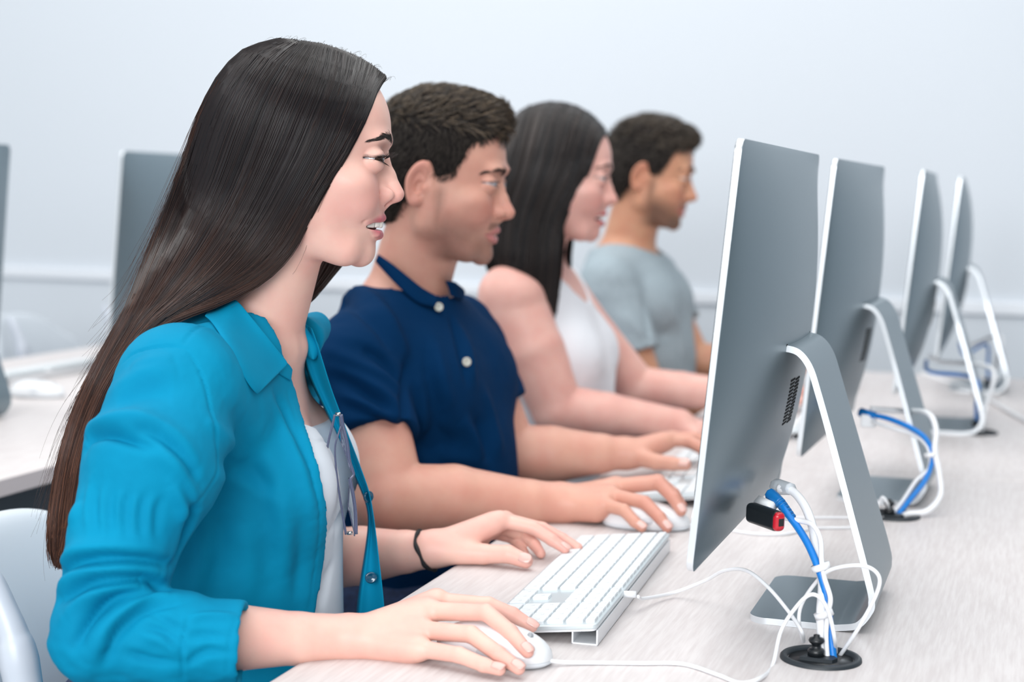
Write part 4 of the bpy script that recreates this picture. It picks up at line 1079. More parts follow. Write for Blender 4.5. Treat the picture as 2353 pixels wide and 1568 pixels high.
def guide(s):
    """s in 0..1 (array) -> (n,40,2)"""
    x = np.clip(s, 0, .9999)*5; i = x.astype(int); t = (x-i)[:, None, None]
    a, b, c, d = GA[np.maximum(i-1, 0)], GA[i], GA[i+1], GA[np.minimum(i+2, 5)]
    return .5*((2*b)+(-a+c)*t+(2*a-5*b+4*c-d)*t**2+(-a+3*b-3*c+d)*t**3)
rg = np.random.default_rng(11)
n = 7600 if HQ else 1500
s = np.concatenate([rg.random(int(n*.74)), rg.random(int(n*.12))*.12, 1-.22*rg.random(n-int(n*.74)-int(n*.12))])
g_ = guide(s); m = g_.shape[1]
tt = np.linspace(0, 1, m)
lock = np.round(s*46)/46; pull = (.62*tt**1.5)[None, :, None]      # strands gather in locks towards the tips
g_ = g_*(1-pull)+guide(np.clip(lock+.004*np.sin(lock*90), 0, 1))*pull
amp = rg.normal(0, 1, (n, 2)); ph = rg.random((n, 1))*6
g_[..., 0] += amp[:, :1]*(1.5+5*tt[None]**1.5)+2.0*np.sin(ph+tt[None]*7+0)*tt[None]; g_[..., 1] += amp[:, 1:]*(2+2*tt[None])
p3, ok = cast(hull1, g_[..., 0].ravel(), g_[..., 1].ravel(), 1.50, 1.72, 90)
rd = Fv[None]+((g_[..., 0].ravel()-1176.5)/FPX)[:, None]*Rv-((g_[..., 1].ravel()-784)/FPX)[:, None]*Uv
C = (p3-rd*.0008).reshape(n, m, 3)
dep = (C-CAM)@Fv                       # smooth the depth along every strand
for _ in range(2): dep[:, 1:-1] = .25*dep[:, :-2]+.5*dep[:, 1:-1]+.25*dep[:, 2:]
dep += np.clip(rg.normal(0, .0007, (n, 1)), -.0016, .0012)-.0008+.0012*np.sin(lock*300)[:, None]
C = CAM+rd.reshape(n, m, 3)*dep[..., None]
cut = rg.integers(m-9, m+1, n)
for i in range(n):
    if cut[i] < m: C[i, cut[i]:] = C[i, cut[i]-1]+(C[i, cut[i]-1]-C[i, cut[i]-2])*np.linspace(.05, .4, m-cut[i])[:, None]
hs = [strands(C, .00030+.00020*rg.random(n), .4)]
tint = .05*rg.random((n, 1))+np.clip((tt[None]-.22)*1.7, 0, 1)*(.22+.78*rg.random((n, 1))**1.5)*(.40+.60*(np.sin(lock*57)[:, None]*.5+.5))
tint = np.clip(tint+.30*np.clip(1-s[:, None]*5, 0, 1)*np.clip((tt[None]-.35)*3, 0, 1)*rg.random((n, 1)), 0, 1)
tn = [np.repeat(tint.reshape(n, m, 1), 3, 2).ravel()]
# flyaways
nf = 170; s = np.where(rg.random(nf) < .6, .97+.03*rg.random(nf), rg.random(nf)); gf = guide(s); k0 = rg.integers(0, 26, nf); F2 = np.empty((nf, 16, 2))
for i in range(nf):
    b = gf[i, k0[i]:k0[i]+14]; q_ = np.array([np.interp(np.linspace(0, 1, 16), np.linspace(0, 1, len(b)), b[:, k]) for k in (0, 1)]).T
    w_ = np.linspace(0, 1, 16)**1.6; ang = rg.normal(-2.6 if s[i] > .9 else rg.random()*6, .8); q_ += w_[:, None]*np.array((cos(ang), sin(ang)))*rg.random()*58+8*np.sin(np.linspace(0, 5, 16)+i)[:, None]*w_[:, None]; F2[i] = q_
p3, ok = cast(hull1, F2[..., 0].ravel(), F2[..., 1].ravel(), 1.50, 1.72, 60); C = p3.reshape(nf, 16, 3); dp = (C-CAM)@Fv
for _ in range(6): dp[:, 1:-1] = .25*dp[:, :-2]+.5*dp[:, 1:-1]+.25*dp[:, 2:]
C = CAM+((C-CAM)/((C-CAM)@Fv)[..., None])*(dp-.003)[..., None]
hs.append(strands(C, .00016, .5)); tn.append(np.full(nf*16*3, .25))
# baby hairs at the parting
nf = 90; F2 = np.empty((nf, 10, 3))
for i in range(nf):
    u0 = rg.uniform(560, 885); v0 = np.interp(u0, [560, 640, 735, 812, 885], [118, 94, 108, 136, 190]); b = P(u0, v0+3, d=1.655+rg.normal(0, .012)); a_ = rg.uniform(-.3, .9); L = rg.uniform(.006, .024)
    for k in range(10): w_ = k/9; F2[i, k] = b+(Rv*cos(a_+w_*1.0)*1.0+Uv*(.75-.6*w_*w_))*L*w_
hs.append(strands(F2, .00015, .4)); tn.append(np.full(nf*30, .1))
# far-side fall, seen below the chin
nf = 500 if HQ else 200; s = rg.random(nf); A = np.array([P(822, 548, d=1.745), P(806, 576, d=1.745), P(790, 599, d=1.745), P(768, 625, d=1.745), P(742, 656, d=1.745), P(716, 684, d=1.742), P(680, 705, d=1.74), P(630, 730, d=1.73)])
Bc = np.array([P(765, 545, d=1.735), P(754, 575, d=1.735), P(742, 604, d=1.738), P(725, 638, d=1.74), P(705, 668, d=1.74), P(690, 690, d=1.735), P(660, 715, d=1.73), P(610, 745, d=1.72)])
A = spline(A, 4); Bc = spline(Bc, 4); C = A[None]*(1-s[:, None, None])+Bc[None]*s[:, None, None]+rg.normal(0, .0016, (nf, 1, 3))
hs.append(strands(C, .0005, .6)); tn.append(np.clip(np.full(nf*len(A)*3, .12), 0, 1))
xh_z = [-.17, -.155, -.140, -.125, -.09, -.06, -.035, -.01, .015, .045, .07, .085, .10]; xh_x = [-.20, -.135, -.085, -.040, -.014, .004, .016, .028, .040, .056, .066, .078, .10]
def shell1(p):
    q = fr1.l(p); g = hull1(p)+.0062; return smax(g, q[:, 0]-np.interp(q[:, 2], xh_z, xh_x).astype(f32)-.002, .004)
V, Q = surface(shell1, (-1.05, 1.33, .74), (-.60, 1.66, 1.34), .0032)
hs.insert(0, (V, Q)); tn.insert(0, np.clip((1.06-V[:, 2])*2.2, 0, .35))
V, Q = join(hs); o = mesh('hair', V, Q, HM1, g1, attrs={'tint': np.concatenate(tn)})
under(o, len(hs[0][1]))
# clothes of the woman in teal
SL = [P(412, 890, d=1.515), P(352, 1075, d=1.455), P(284, 1250, d=1.432), P(238, 1458, d=1.412), P(400, 1472, d=1.412), P(592, 1480, d=1.415)]
SR = [.0585, .0625, .049, .0455, .0425, .0355]
def shirt1_closed(p):
    g = up1(p)-.011
    g = smin(g, cone(p, (-.795, 1.505, .80), (-.80, 1.50, .62), .118, .140)-.0, .03)
    g = smax(g, -cone(p, nb1+[-.004, 0, -.035], nb1+[-.004, 0, .10], .050, .092), .003); g = smax(g, p[:, 2]-1.062, .003)
    s_ = cone(p, SHn+[-.02, .03, -.002], SL[0], .052, .0585)
    for i in range(len(SL)-1): s_ = smin(s_, cone(p, SL[i], SL[i+1], SR[i], SR[i+1]), .006)
    ax = (SL[-1]-SL[-2])/np.linalg.norm(SL[-1]-SL[-2]); e = SL[-1]-ax*.012
    s_ = smax(s_, ((p-e.astype(f32))@ax.astype(f32)), .0025)
    inner = cone(p, e-ax*.035, e+ax*.03, .0325, .0315); s_ = smax(s_, -inner, .002)
    t_ = cone(p, SHf+[0, -.03, 0], SHf+[0, .01, -.01], .050, .054); t_ = smin(t_, cone(p, SHf+[0, .01, -.01], Ell, .054, .050), .01); e2 = Ell+(Wl-Ell)*.10
    t_ = smin(t_, cone(p, Ell, e2, .050, .044), .01)
    return smin(smin(g, t_, .020), s_, .034)
pn = spline([(655, 815), (668, 850), (684, 900), (703, 960), (722, 1020), (742, 1090), (755, 1160), (758, 1210), (752, 1280), (742, 1350), (734, 1400), (728, 1470)], 3)
pp, ok = cast(shirt1_closed, pn[:, 0], pn[:, 1], 1.45, 1.75)
oz = pp[::-1, 2]; oy = pp[::-1, 1]
def open1(p, e=0.):
    yn = np.interp(p[:, 2], oz, oy).astype(f32); yf = 1.665-.095*np.clip((p[:, 2]-.905)/.05, 0, 1)
    return np.minimum(np.minimum(p[:, 1]-yn, yf-p[:, 1]), (p[:, 0]+.805-.25*(p[:, 1]-1.5)))-e
def shirt1(p): return smax(shirt1_closed(p), open1(p), .002)
V, Q = surface(shirt1, (-.99, 1.12, .585), (-.58, 1.84, 1.09), .0026 if HQ else .004)
V = relax(V, Q, 2, .45)
em = (np.abs(open1(V)) < .007) & (np.abs(shirt1_closed(V)) < .02); V = relax_where(V, Q, em, 10)
ee = (SL[-1]-SL[-2])/np.linalg.norm(SL[-1]-SL[-2]); V = relax_where(V, Q, np.abs((V-(SL[-1]-ee*.012))@ee) < .006, 4); N = normals(V, Q)
fl = []
def fd(w_, h, *px): fl.append(pxfold(shirt1_closed, px, w_, h*(1.45 if w_ > .003 else 1.2), 1.30, 1.72))
# seams
fd(.0016, -.0016, (281,837), (305,815), (334,803), (370,796), (404,796), (428,803))
fd(.0016, -.0016, (428,803), (451,837), (475,896), (489,978), (504,1060), (486,1113), (451,1154))
fd(.0016, -.0014, (419,793), (445,761), (486,744))
fd(.0016, -.0016, (440,1402), (424,1450), (419,1500), (421,1568))
fd(.0014, -.0010, (552,1400), (528,1470), (520,1568))
# upper arm
fd(.012, .007, (188,1000), (235,975), (293,965), (346,980), (404,1022), (448,1090))
fd(.006, -.009, (196,1032), (211,1003), (252,996), (299,1010), (352,1030))
fd(.006, -.009, (305,984), (363,1001), (416,1048), (455,1112))
fd(.010, .005, (340,1025), (404,1072), (440,1136), (447,1180))
fd(.012, .004, (255,900), (330,862), (410,850)); fd(.012, -.004, (262,935), (330,905), (400,905))
fd(.009, .003, (300,850), (350,828), (400,826))
fd(.006, -.008, (451,1150), (440,1200), (428,1240), (405,1290))
fd(.007, .004, (395,1110), (420,1160), (425,1200)); fd(.005, -.004, (410,1100), (436,1160), (436,1210))
for k in range(5): fd(.005, .0016, (205+k*38, 1110+8*k), (200+k*36, 1170), (206+k*34, 1235)); fd(.005, -.0016, (222+k*38, 1110+8*k), (217+k*36, 1170), (222+k*34, 1235))
fd(.009, .004, (160,1205), (175,1180), (182,1150))
# elbow stack
fd(.006, -.009, (129,1330), (164,1297), (246,1284), (334,1287), (392,1302))
fd(.009, .006, (135,1305), (175,1272), (250,1262), (330,1266), (388,1282))
fd(.008, .006, (134,1350), (190,1316), (290,1305), (372,1318))
fd(.0055, -.009, (138,1380), (205,1345), (293,1331), (346,1334), (378,1358))
fd(.008, .006, (150,1420), (200,1372), (255,1346), (330,1342))
fd(.0055, -.008, (172,1490), (208,1425), (268,1376), (352,1358))
fd(.009, .006, (205,1530), (245,1445), (315,1388), (400,1372))
fd(.005, -.005, (240,1520), (275,1450), (340,1400), (420,1384))
fd(.005, -.004, (330,1440), (380,1455), (418,1490)); fd(.005, .003, (320,1455), (375,1475), (410,1505))
fd(.004, -.003, (345,1410), (385,1430), (425,1455)); fd(.004, -.003, (290,1500), (350,1520), (415,1525)); fd(.004, .003, (430,1420), (480,1415), (540,1418))
fd(.004, -.003, (430,1530), (470,1500), (530,1500)); fd(.004, -.0025, (425,1470), (470,1460), (520,1465))
# torso
fd(.013, -.004, (510,914), (560,1000), (598,1089), (618,1200), (621,1335))
fd(.013, .004, (545,930), (590,1020), (630,1110), (652,1220), (655,1335))
fd(.006, -.004, (633,900), (660,960), (690,1020), (712,1080), (730,1160))
fd(.007, .003, (625,920), (655,985), (690,1060), (712,1130), (722,1200))
fd(.010, -.003, (500,1065), (560,1080), (640,1130)); fd(.009, .0025, (500,1090), (560,1110), (640,1165))
fd(.009, .003, (470,1190), (470,1280), (450,1370)); fd(.012, -.004, (500,1180), (505,1280), (490,1380)); fd(.012, .003, (560,1200), (570,1290), (565,1390))
fd(.010, -.003, (690,1180), (690,1280), (680,1390)); fd(.009, .003, (470,960), (520,1010), (560,1080))
# placket: a doubled band along the open edge
for (w_, h, o_) in ((.0013, -.0012, -24),): fd(w_, h, *[(a+o_-.0*i, b) for i, (a, b) in enumerate(pn[6:-2:4])])
V2 = folds(V, N, fl)
N2 = normals(V2, Q); d = .0006*vnoise(V2, 60, 3)+.0010*vnoise(V2*np.array([1, 1, .5], f32), 24, 4)+.0002*vnoise(V2, 200, 5)
fa_ = np.clip((.80-V2[:, 2])/.04, 0, 1)*(V2[:, 1] < 1.34); d = d+fa_*(.0012*vnoise(V2*np.array([1, 1, 2.2], f32), 45, 11)+.0006*vnoise(V2, 110, 12)); V2 = V2+N2*d[:, None]
mesh('shirt', V2, Q, M_teal, g1)
# far front panel of the shirt, hanging open: placket strip then cloth turning away
fa = [((700,742),(716,752)), ((692,775),(733,800)), ((700,835),(748,850)), ((722,890),(765,905)), ((748,940),(783,950)), ((772,990),(800,1000)), ((795,1040),(818,1045)), ((815,1090),(835,1092)), ((838,1140),(850,1132)), ((851,1185),(859,1190)), ((845,1240),(867,1250)), ((836,1300),(874,1310)), ((828,1350),(880,1360)), ((822,1400),(884,1400)), ((818,1460),(886,1460))]
rows = []
for i, (a, b) in enumerate(fa):
    t = i/(len(fa)-1); r = []
    for j in range(7):
        s_ = j/6; u = a[0]+(b[0]-a[0])*s_; v = a[1]+(b[1]-a[1])*s_
        r.append(P(u, v, d=1.690+.03*t+.010*math.sin(pi*s_)-.012*s_))
    r = [P(a[0]-2, a[1], d=1.76+.03*t), P(a[0]-1, a[1], d=1.73+.03*t)]+r
    rows.append(r)
fp = sheet([[q for q in r] for r in rows], .0016, M_teal, 'open_front_panel', g1, 2)
def button(u, v, d, nrm, r=.0052, mt=None, par=None):
    c = P(u, v, d=d); V, Fc = lathe([(0, .0012), (r*.55, .0010), (r*.75, .0022), (r, .0016), (r, -.0004), (0, -.0004)], 24)
    q_ = Vector(nrm).to_track_quat('Z', 'Y').to_matrix(); V = np.array(V)@np.array(q_).T+c
    return mesh('button', V, Fc, mt, par)
M_btn = mat('teal_button', srgb(0, 70, 98), .2, coat=.6)
button(846, 1142, 1.700, (.9, -.5, .1), .0062, M_btn, g1); button(852, 1328, 1.700, (.5, -.9, .1), .0062, M_btn, g1)
# collar: near leaf, stand and far leaf
def leaf(inner, outer, f, off, name, mt, root, d0=1.4, d1=1.8, th=.0016, nr=14, nc=9, lift=0):
    A_ = spline(inner, 8); B_ = spline(outer, 8)
    A_ = np.array([np.interp(np.linspace(0, 1, nr), np.linspace(0, 1, len(A_)), A_[:, k]) for k in (0, 1)]).T
    B_ = np.array([np.interp(np.linspace(0, 1, nr), np.linspace(0, 1, len(B_)), B_[:, k]) for k in (0, 1)]).T
    G_ = np.array([[A_[i]*(1-j/(nc-1))+B_[i]*j/(nc-1) for j in range(nc)] for i in range(nr)])
    p, ok = cast(f, G_[..., 0].ravel(), G_[..., 1].ravel(), d0, d1)
    dd = ((p-CAM)@Fv).reshape(nr, nc)
    for _ in range(8 if nc > 6 else 2):
        e = np.pad(dd, 1, mode='edge'); dd = .4*dd+.15*(e[2:, 1:-1]+e[:-2, 1:-1]+e[1:-1, 2:]+e[1:-1, :-2])
    prof = np.sin(np.linspace(0, 1, nc)*pi)[None]*lift
    dd = dd-off-prof
    rr = Fv[None, None]+((G_[..., 0]-1176.5)/FPX)[..., None]*Rv-((G_[..., 1]-784)/FPX)[..., None]*Uv
    return sheet(CAM+rr*dd[..., None], th, mt, name, root, 2)
leaf([(478,716), (508,700), (537,684), (572,722), (610,768), (640,806), (664,836)], [(470,726), (487,742), (513,782), (545,838), (568,880), (586,903), (592,906)], lambda p: np.minimum(up1(p)-.014, shirt1_closed(p)-.004), .0005, 'collar', M_teal, g1, lift=.003)
leaf([(634,812), (650,826), (664,838), (672,850)], [(628,850), (645,862), (662,872), (668,876)], lambda p: shirt1_closed(p), .003, 'collar_stand', M_teal, g1)
rows = []
for (a, b) in (((676,738),(682,736)), ((680,752),(700,750)), ((684,772),(722,775)), ((692,795),(736,796)), ((704,815),(733,812)), ((714,826),(724,828))):
    rows.append([P(a[0]*(1-s_)+b[0]*s_, a[1]*(1-s_)+b[1]*s_, d=1.688-.008*math.sin(pi*s_)) for s_ in np.linspace(0, 1, 5)])
sheet(rows, .002, M_teal, 'collar', g1, 2)
# white top
def tee1(p):
    g = up1(p)-.0035
    g = smin(g, cone(p, (-.795, 1.505, .80), (-.795, 1.50, .62), .112, .122), .03)
    return smax(g, p[:, 2]-(.906+2.2*(p[:, 1]-1.545)**2+.0), .003)
V, Q = surface(tee1, (-.93, 1.34, .60), (-.62, 1.70, .98), .003 if HQ else .0045); N = normals(V, Q)
nl_px = [(700,1000), (722,1013), (745,1015), (768,1008), (782,1000)]
fl = [pxfold(tee1, nl_px, .0016, -.0014, 1.5, 1.75)]
for a in ([(790,1180), (765,1215), (740,1260)], [(800,1160), (780,1200), (770,1235)], [(765,1290), (752,1330), (745,1380)], [(745,1300), (740,1350), (738,1400)]): fl.append(pxfold(tee1, a, .006, -.0035, 1.5, 1.75))
mesh('white_top', folds(V, N, fl), Q, M_tee, g1)
# jeans and shoes
def legs(root, cx, cy, mt, zs=.545, kx=.44, spread=.085, r=.078):
    def f(p):
        g = ell(p, (cx-.02, cy, zs+.03), (.15, .175, .10))
        for s_ in (-1, 1):
            hp = (cx+.0, cy+s_*spread, zs+.005); kn = (cx+kx, cy+s_*(spread+.02), zs-.015); an = (cx+kx-.03, cy+s_*(spread+.01), .09)
            g = smin(g, cone(p, hp, kn, r, r*.76), .03); g = smin(g, cone(p, kn, an, r*.72, r*.50), .02)
        return g
    V, Q = surface(f, (cx-.2, cy-.22, .02), (cx+kx+.12, cy+.22, zs+.15), .009 if HQ else .012); N = normals(V, Q)
    V = V+N*(.003*vnoise(V, 26, 2)+.0015*vnoise(V, 60, 3))[:, None]; mesh('jeans', V, Q, mt, root)
    for s_ in (-1, 1):
        c = np.array((cx+kx-.03, cy+s_*(spread+.01), 0))
        fs = lambda p: smax(smin(smin(cone(p, c+[-.04, 0, .045], c+[.15, 0, .035], .040, .034), cone(p, c+[-.02, 0, .05], c+[0, 0, .10], .040, .042), .02), cone(p, c+[.05, 0, .05], c+[.12, 0, .04], .036, .030), .02), .004-p[:, 2], .004)
        V, Q = surface(fs, c+[-.10, -.06, 0], c+[.21, .06, .16], .006); mesh('shoe', V, Q, M_shoe, root)
M_shoe = mat('white_canvas_shoe', srgb(215, 215, 212), .7)
legs(g1, -.82, 1.50, M_jean)
# bracelet
ax = (T_(1110, 1240, .01)-Ell); ax /= np.linalg.norm(ax); c = np.array(T_(981, 1266, .0))
e1 = np.cross(ax, [0, 1, 0.]); e1 /= np.linalg.norm(e1); e2 = np.cross(ax, e1); ring = []
for i in range(49):
    th = 2*pi*i/48; ring.append(c+e1*.0232*cos(th)+e2*.0232*sin(th)+ax*(.006*cos(th)*-1+.0008*sin(5*th)))
V, Fc = tube(ring, .0022+.0006*np.sin(np.linspace(0, 40, 49)), 8, 3, caps=False); b_ = mesh('bracelet', V, Fc, mat('black_knotted_cord', srgb(18, 20, 24), .7, bump=((1, 1, 1), 1500, .6, .0006)), g1)
kt = c-e1*.024+ax*.006
V, Fc = tube([kt+[0, 0, -.001], kt+[.003, 0, .004], kt+[.002, -.001, .009]], .0007, 6, 4); mesh('cord_end', V, Fc, M_steel, b_)
# eyeglasses hanging from the neckline
M_frame = mat('clear_violet_acetate', srgb(92, 98, 128), .12, coat=.7, trans=.35); M_lens = mat('spectacle_lens', (.97, .98, 1), .02, trans=1.0)
dg = 1.628
t = thing('eyeglasses', 'folded eyeglasses hanging from the neckline of the white top under the teal shirt', 'eyeglasses', tuple(P(795, 1228, d=dg)))
bar = [(783,953), (788,976), (798,1018), (803,1058), (811,1083), (812,1092), (806,1100), (807,1112), (813,1140), (818,1180), (818,1228)]
bw = [P(u, v, d=dg) for u, v in bar]
V, Fc = tube(bw, [.0020, .0014, .0014, .0015, .0014, .0013, .0014, .0015, .0014, .0014, .0020], 10, 5); mesh('front_frame', V, Fc, M_frame, t)
for (a, b, n_) in ((0, 4, 0), (6, 10, 1)):
    pa = [P(bar[k][0]-4, bar[k][1], d=dg+.002) for k in range(a, b+1)]; mid = bar[(a+b)//2]
    dv = (bar[a][1], bar[b][1])
    back = [P(np.interp(v, [dv[0], (dv[0]+dv[1])/2, dv[1]], [bar[a][0]-3, mid[0]-13, bar[b][0]-3]), v, d=dg+.002+.036*math.sin(pi*(v-dv[0])/(dv[1]-dv[0]))**.5) for v in np.linspace(dv[1]-1, dv[0]+1, 9)]
    loop = pa+back+[pa[0]]
    V, Fc = tube(loop, .0007, 8, 4, caps=False); mesh('lens_rim', V, Fc, M_frame, t)
    lp = spline(loop, 4)[:-1]; cc = lp.mean(0); n_ = len(lp)
    mesh('lens', list(lp)+[cc], [(i, (i+1) % n_, n_) for i in range(n_)], M_lens, t)
tp = [(795,1229), (786,1175), (776,1110), (770,1050), (771,1020), (777,1000), (783,980)]
V, Fc = tube([P(u, v, d=dg-.004) for u, v in tp], [.0013, .0012, .0011, .0010, .0010, .0010, .0010], 8, 6); mesh('temple_arm', V, Fc, M_frame, t)
tp = [(769,953), (766,968), (762,985), (757,1005), (752,1030)]
V, Fc = tube([P(u, v, d=dg+.004) for u, v in tp], .0013, 8, 6); mesh('temple_arm', V, Fc, M_frame, t)
for (u, v) in ((776, 953), (803, 1226)):
    a = P(u-5, v, d=dg); b = P(u+7, v-1, d=dg); V, Fc = tube([a, b], .0019, 10, 2); mesh('hinge', V, Fc, M_steel, t)
# ================================================================== the other three people
class Body:
    """torso, neck and shoulders around a neck base; local x forward, y left"""
    def __init__(s, nb, yaw, sw=.165, ribs=(.112, .155, .20), rs=.056, bust=0, lean=0., neckr=.056, belly=.12, depth=.035):
        s.nb = np.array(nb, float); c, n = cos(yaw), sin(yaw); s.R = np.array([[c, -n, 0], [n, c, 0], [0, 0, 1]]); s.sw = sw; s.ribs = ribs; s.rs = rs; s.bust = bust; s.lean = lean; s.nr = neckr; s.belly = belly; s.dp = depth
        s.shn = s.w(-.030, -sw, -.045); s.shf = s.w(-.030, sw, -.045)
    def w(s, x, y, z): return s.R@np.array([x-s.lean*(-z), y, z])+s.nb
    def torso(s, p):
        q = ((p-s.nb.astype(f32))@s.R.astype(f32)); q = q.copy(); q[:, 0] += s.lean*(-q[:, 2]); q = q.astype(f32)
        rx, ry, rz = s.ribs; x0 = -s.dp
        g = ell(q, (x0, 0, -.165), (rx, ry, rz))
        g = smin(g, cone(q, (x0+.0, -s.sw*.70, -.052), (x0+.0, s.sw*.70, -.052), s.rs-.004, s.rs-.004), .05)
        g = smin(g, cone(q, (x0+.01, 0, -.22), (x0+.0, 0, -.38), s.belly*.92, s.belly), .05)
        g = smin(g, cone(q, (x0-.01, -.06, -.42), (x0-.01, .06, -.42), .11, .11), .05)
        if s.bust:
            for y in (-.063, .063): g = smin(g, ell(q, (x0+rx*.62, y, -.150), (.060*s.bust, .058, .064)), .03)
        else:
            for y in (-.07, .07): g = smin(g, ell(q, (x0+rx*.52, y, -.095), (.055, .075, .060)), .04)
        return g
    def neck(s, p, top):
        nb = s.nb; g = cone(p, top, nb+s.R@np.array([-.045, 0, -.005]), s.nr*.94, s.nr)
        for sy, sh in ((-1, s.shn), (1, s.shf)): g = smin(g, cone(p, nb+s.R@np.array([-.055, 0, -.004]), sh+s.R@np.array([0, -sy*.035, .004]), .040, .036), .035)
        return g
def person_body(fr, ho, hf, B, top_l, hres, bres, arms, label, sk, base, one=None, beard=0., mous=0., under_z=.60):
    top = fr.w(np.array(top_l, float)); up = lambda p: smin(B.torso(p), B.neck(p, top), .03); hn = lambda p: smin(hf(fr.l(p)), up(p), .014)
    c0 = fr.w(np.zeros(3)); parts, at = [], []
    if one is not None:      # bare shoulders: head, torso and near arm come out of one surface
        af, ah = one; full = lambda p: smin(hn(p), af(p), .022)
        V, Q = surface(full, np.minimum(ah[0], B.nb+[-.20, -.24, -.36]), np.maximum(ah[1], c0+[.13, .14, .135]), ah[2]); at.append((len(V), face_attrs(fr.l(V), ho, beard, mous))); parts.append((V, Q))
        for f, lo, hi, h, fx in arms: V, Q = surface(f, lo, hi, h); at.append((len(V), {})); parts.append((V, Q))
        V, Q = join(parts); return person(V, Q, sk, label, base, cat_attrs(at)), up
    V, Q = surface(hn, (min(c0[0]-.125, B.nb[0]-.12), c0[1]-.13, B.nb[2]-.07), c0+[.13, .13, .135], hres); at.append((len(V), face_attrs(fr.l(V), ho, beard, mous))); parts.append((V, Q))
    V, Q = surface(lambda p: up(p)+.002, B.nb+[-.24, -.27, -(B.nb[2]-under_z)], B.nb+[.16, .27, 0], bres*2); at.append((len(V), {})); parts.append((V, Q))
    for f, lo, hi, h, fx in arms:
        V, Q = surface(f, lo, hi, h); at.append((len(V), {'flush': .35*np.clip((V[:, 0]-fx)/.06, 0, 1)})); parts.append((V, Q))
    V, Q = join(parts); return person(V, Q, sk, label, base, cat_attrs(at)), up
def tufts(fr, f, n, region, direc, L, r, seed, hull_lo, hull_hi, taper=.3, k=3, lift=.35, m=7, jit=.35, clump=0):
    """short hair: tufts seeded on the surface of f (local head coordinates)"""
    rg = np.random.default_rng(seed); P_ = []
    while sum(len(x) for x in P_) < n:
        p = (rg.random((n*4, 3))*(np.array(hull_hi)-hull_lo)+hull_lo).astype(f32)
        for _ in range(5):
            v = f(p); e = .001; g = np.stack([f(p+np.array(o, f32)*e)-v for o in ((1, 0, 0), (0, 1, 0), (0, 0, 1))], 1)/e; p = (p-v[:, None]*g/np.maximum((g*g).sum(1, keepdims=True), .3)).astype(f32)
        ok = (np.abs(f(p)) < .0015) & region(p); P_.append(p[ok])
    p = np.vstack(P_)[:n]; v = f(p); g = np.stack([f(p+np.array(o, f32)*.001)-v for o in ((1, 0, 0), (0, 1, 0), (0, 0, 1))], 1); g /= np.linalg.norm(g, axis=1, keepdims=True)+1e-9
    d = direc(p).astype(float); 
    if clump: d = d+clump*np.stack([vnoise(p, 70, 3), vnoise(p, 70, 4), vnoise(p, 70, 5)], 1)
    d += rg.normal(0, jit, d.shape); d -= (d*g).sum(1, keepdims=True)*g; d /= np.linalg.norm(d, axis=1, keepdims=True)+1e-9
    Ls = (np.asarray(L(p)) if callable(L) else L)*(.6+.7*rg.random(n)); t = np.linspace(0, 1, m)
    lf = np.asarray(lift(p)) if callable(lift) else np.full(n, lift)
    C = p[:, None]-g[:, None]*.001+Ls[:, None, None]*(t[None, :, None]*d[:, None]*1.0+(lf[:, None]*np.sin(t*1.9)[None])[..., None]*g[:, None])
    return strands(fr.w(C.reshape(-1, 3)).reshape(C.shape), r*(.6+.8*rg.random(n)), taper, k)
def buildhair(name, hm, root, parts, tints, nunder):
    V, Q = join(parts); o = mesh(name, V, Q, hm, root, attrs={'tint': np.concatenate([np.full(len(a[0]), t) if np.ndim(t) == 0 else t for a, t in zip(parts, tints)])})
    if nunder: under(o, nunder)
    return o

# ------------------------------------------------------------------ man in the navy polo shirt
SK2 = skin_mat('skin_tan', srgb(208, 157, 138), srgb(198, 130, 116), srgb(188, 118, 116))
HM2 = hair_mat('hair_black_brown', (.016, .013, .012), (.15, .11, .075), .42, .3)
M_polo = mat('navy_pique', srgb(0, 41, 78), .9, spec=.08, bump=((1, 1, 1), 1100, .25, .0005))
H2 = dict(smile=0., gap=0, ear=True, jaw=1.10, brow=.0035, chin_x=.0685, chin_z=-.0975, tip=(.0995, -.0365), tip_r=.0098, mouth_z=-.0690, lid=.70, liner=.45)
fr2 = Frame((.0905, 0, .026), P(1165, 383, d=2.215), radians(7), radians(6), 0, 1.0)
hf2 = head_field(H2)
B2 = Body(P(1004, 700, d=2.26)+np.array((-.01, 0, -.012)), radians(-4), sw=.178, ribs=(.118, .160, .205), rs=.060, neckr=.058, belly=.125, lean=-.06)
E2 = P(893, 1152, y=1.865); W2 = P(1280, 1156, y=1.985)
Y2 = lambda u, v, y: P(u, v, y=y)
r2J = dict(wrist=W2, fingers=[
    [Y2(1415, 1117, 2.035), Y2(1512, 1106, 2.035), Y2(1548, 1136, 2.025), Y2(1567, 1163, 2.018)],
    [Y2(1410, 1120, 2.012), Y2(1515, 1111, 2.008), Y2(1549, 1146, 1.995), Y2(1565, 1175, 1.985)],
    [Y2(1402, 1138, 1.990), Y2(1482, 1156, 1.972), Y2(1516, 1190, 1.958), Y2(1533, 1213, 1.950)],
    [Y2(1388, 1160, 1.972), Y2(1434, 1173, 1.955), Y2(1459, 1200, 1.946), Y2(1475, 1213, 1.942)]],
    thumb=[Y2(1320, 1150, 2.01), Y2(1385, 1165, 2.045), Y2(1430, 1180, 2.05), Y2(1460, 1190, 2.05)], radii=[.0092, .0094, .0090, .0082],
    palmc=[(Y2(1300, 1165, 1.985), Y2(1370, 1175, 1.975), .019, .015), (Y2(1300, 1152, 2.0), Y2(1380, 1140, 2.02), .020, .015)])
rh2 = hand_field(r2J, .0135)
SHn2 = B2.shn
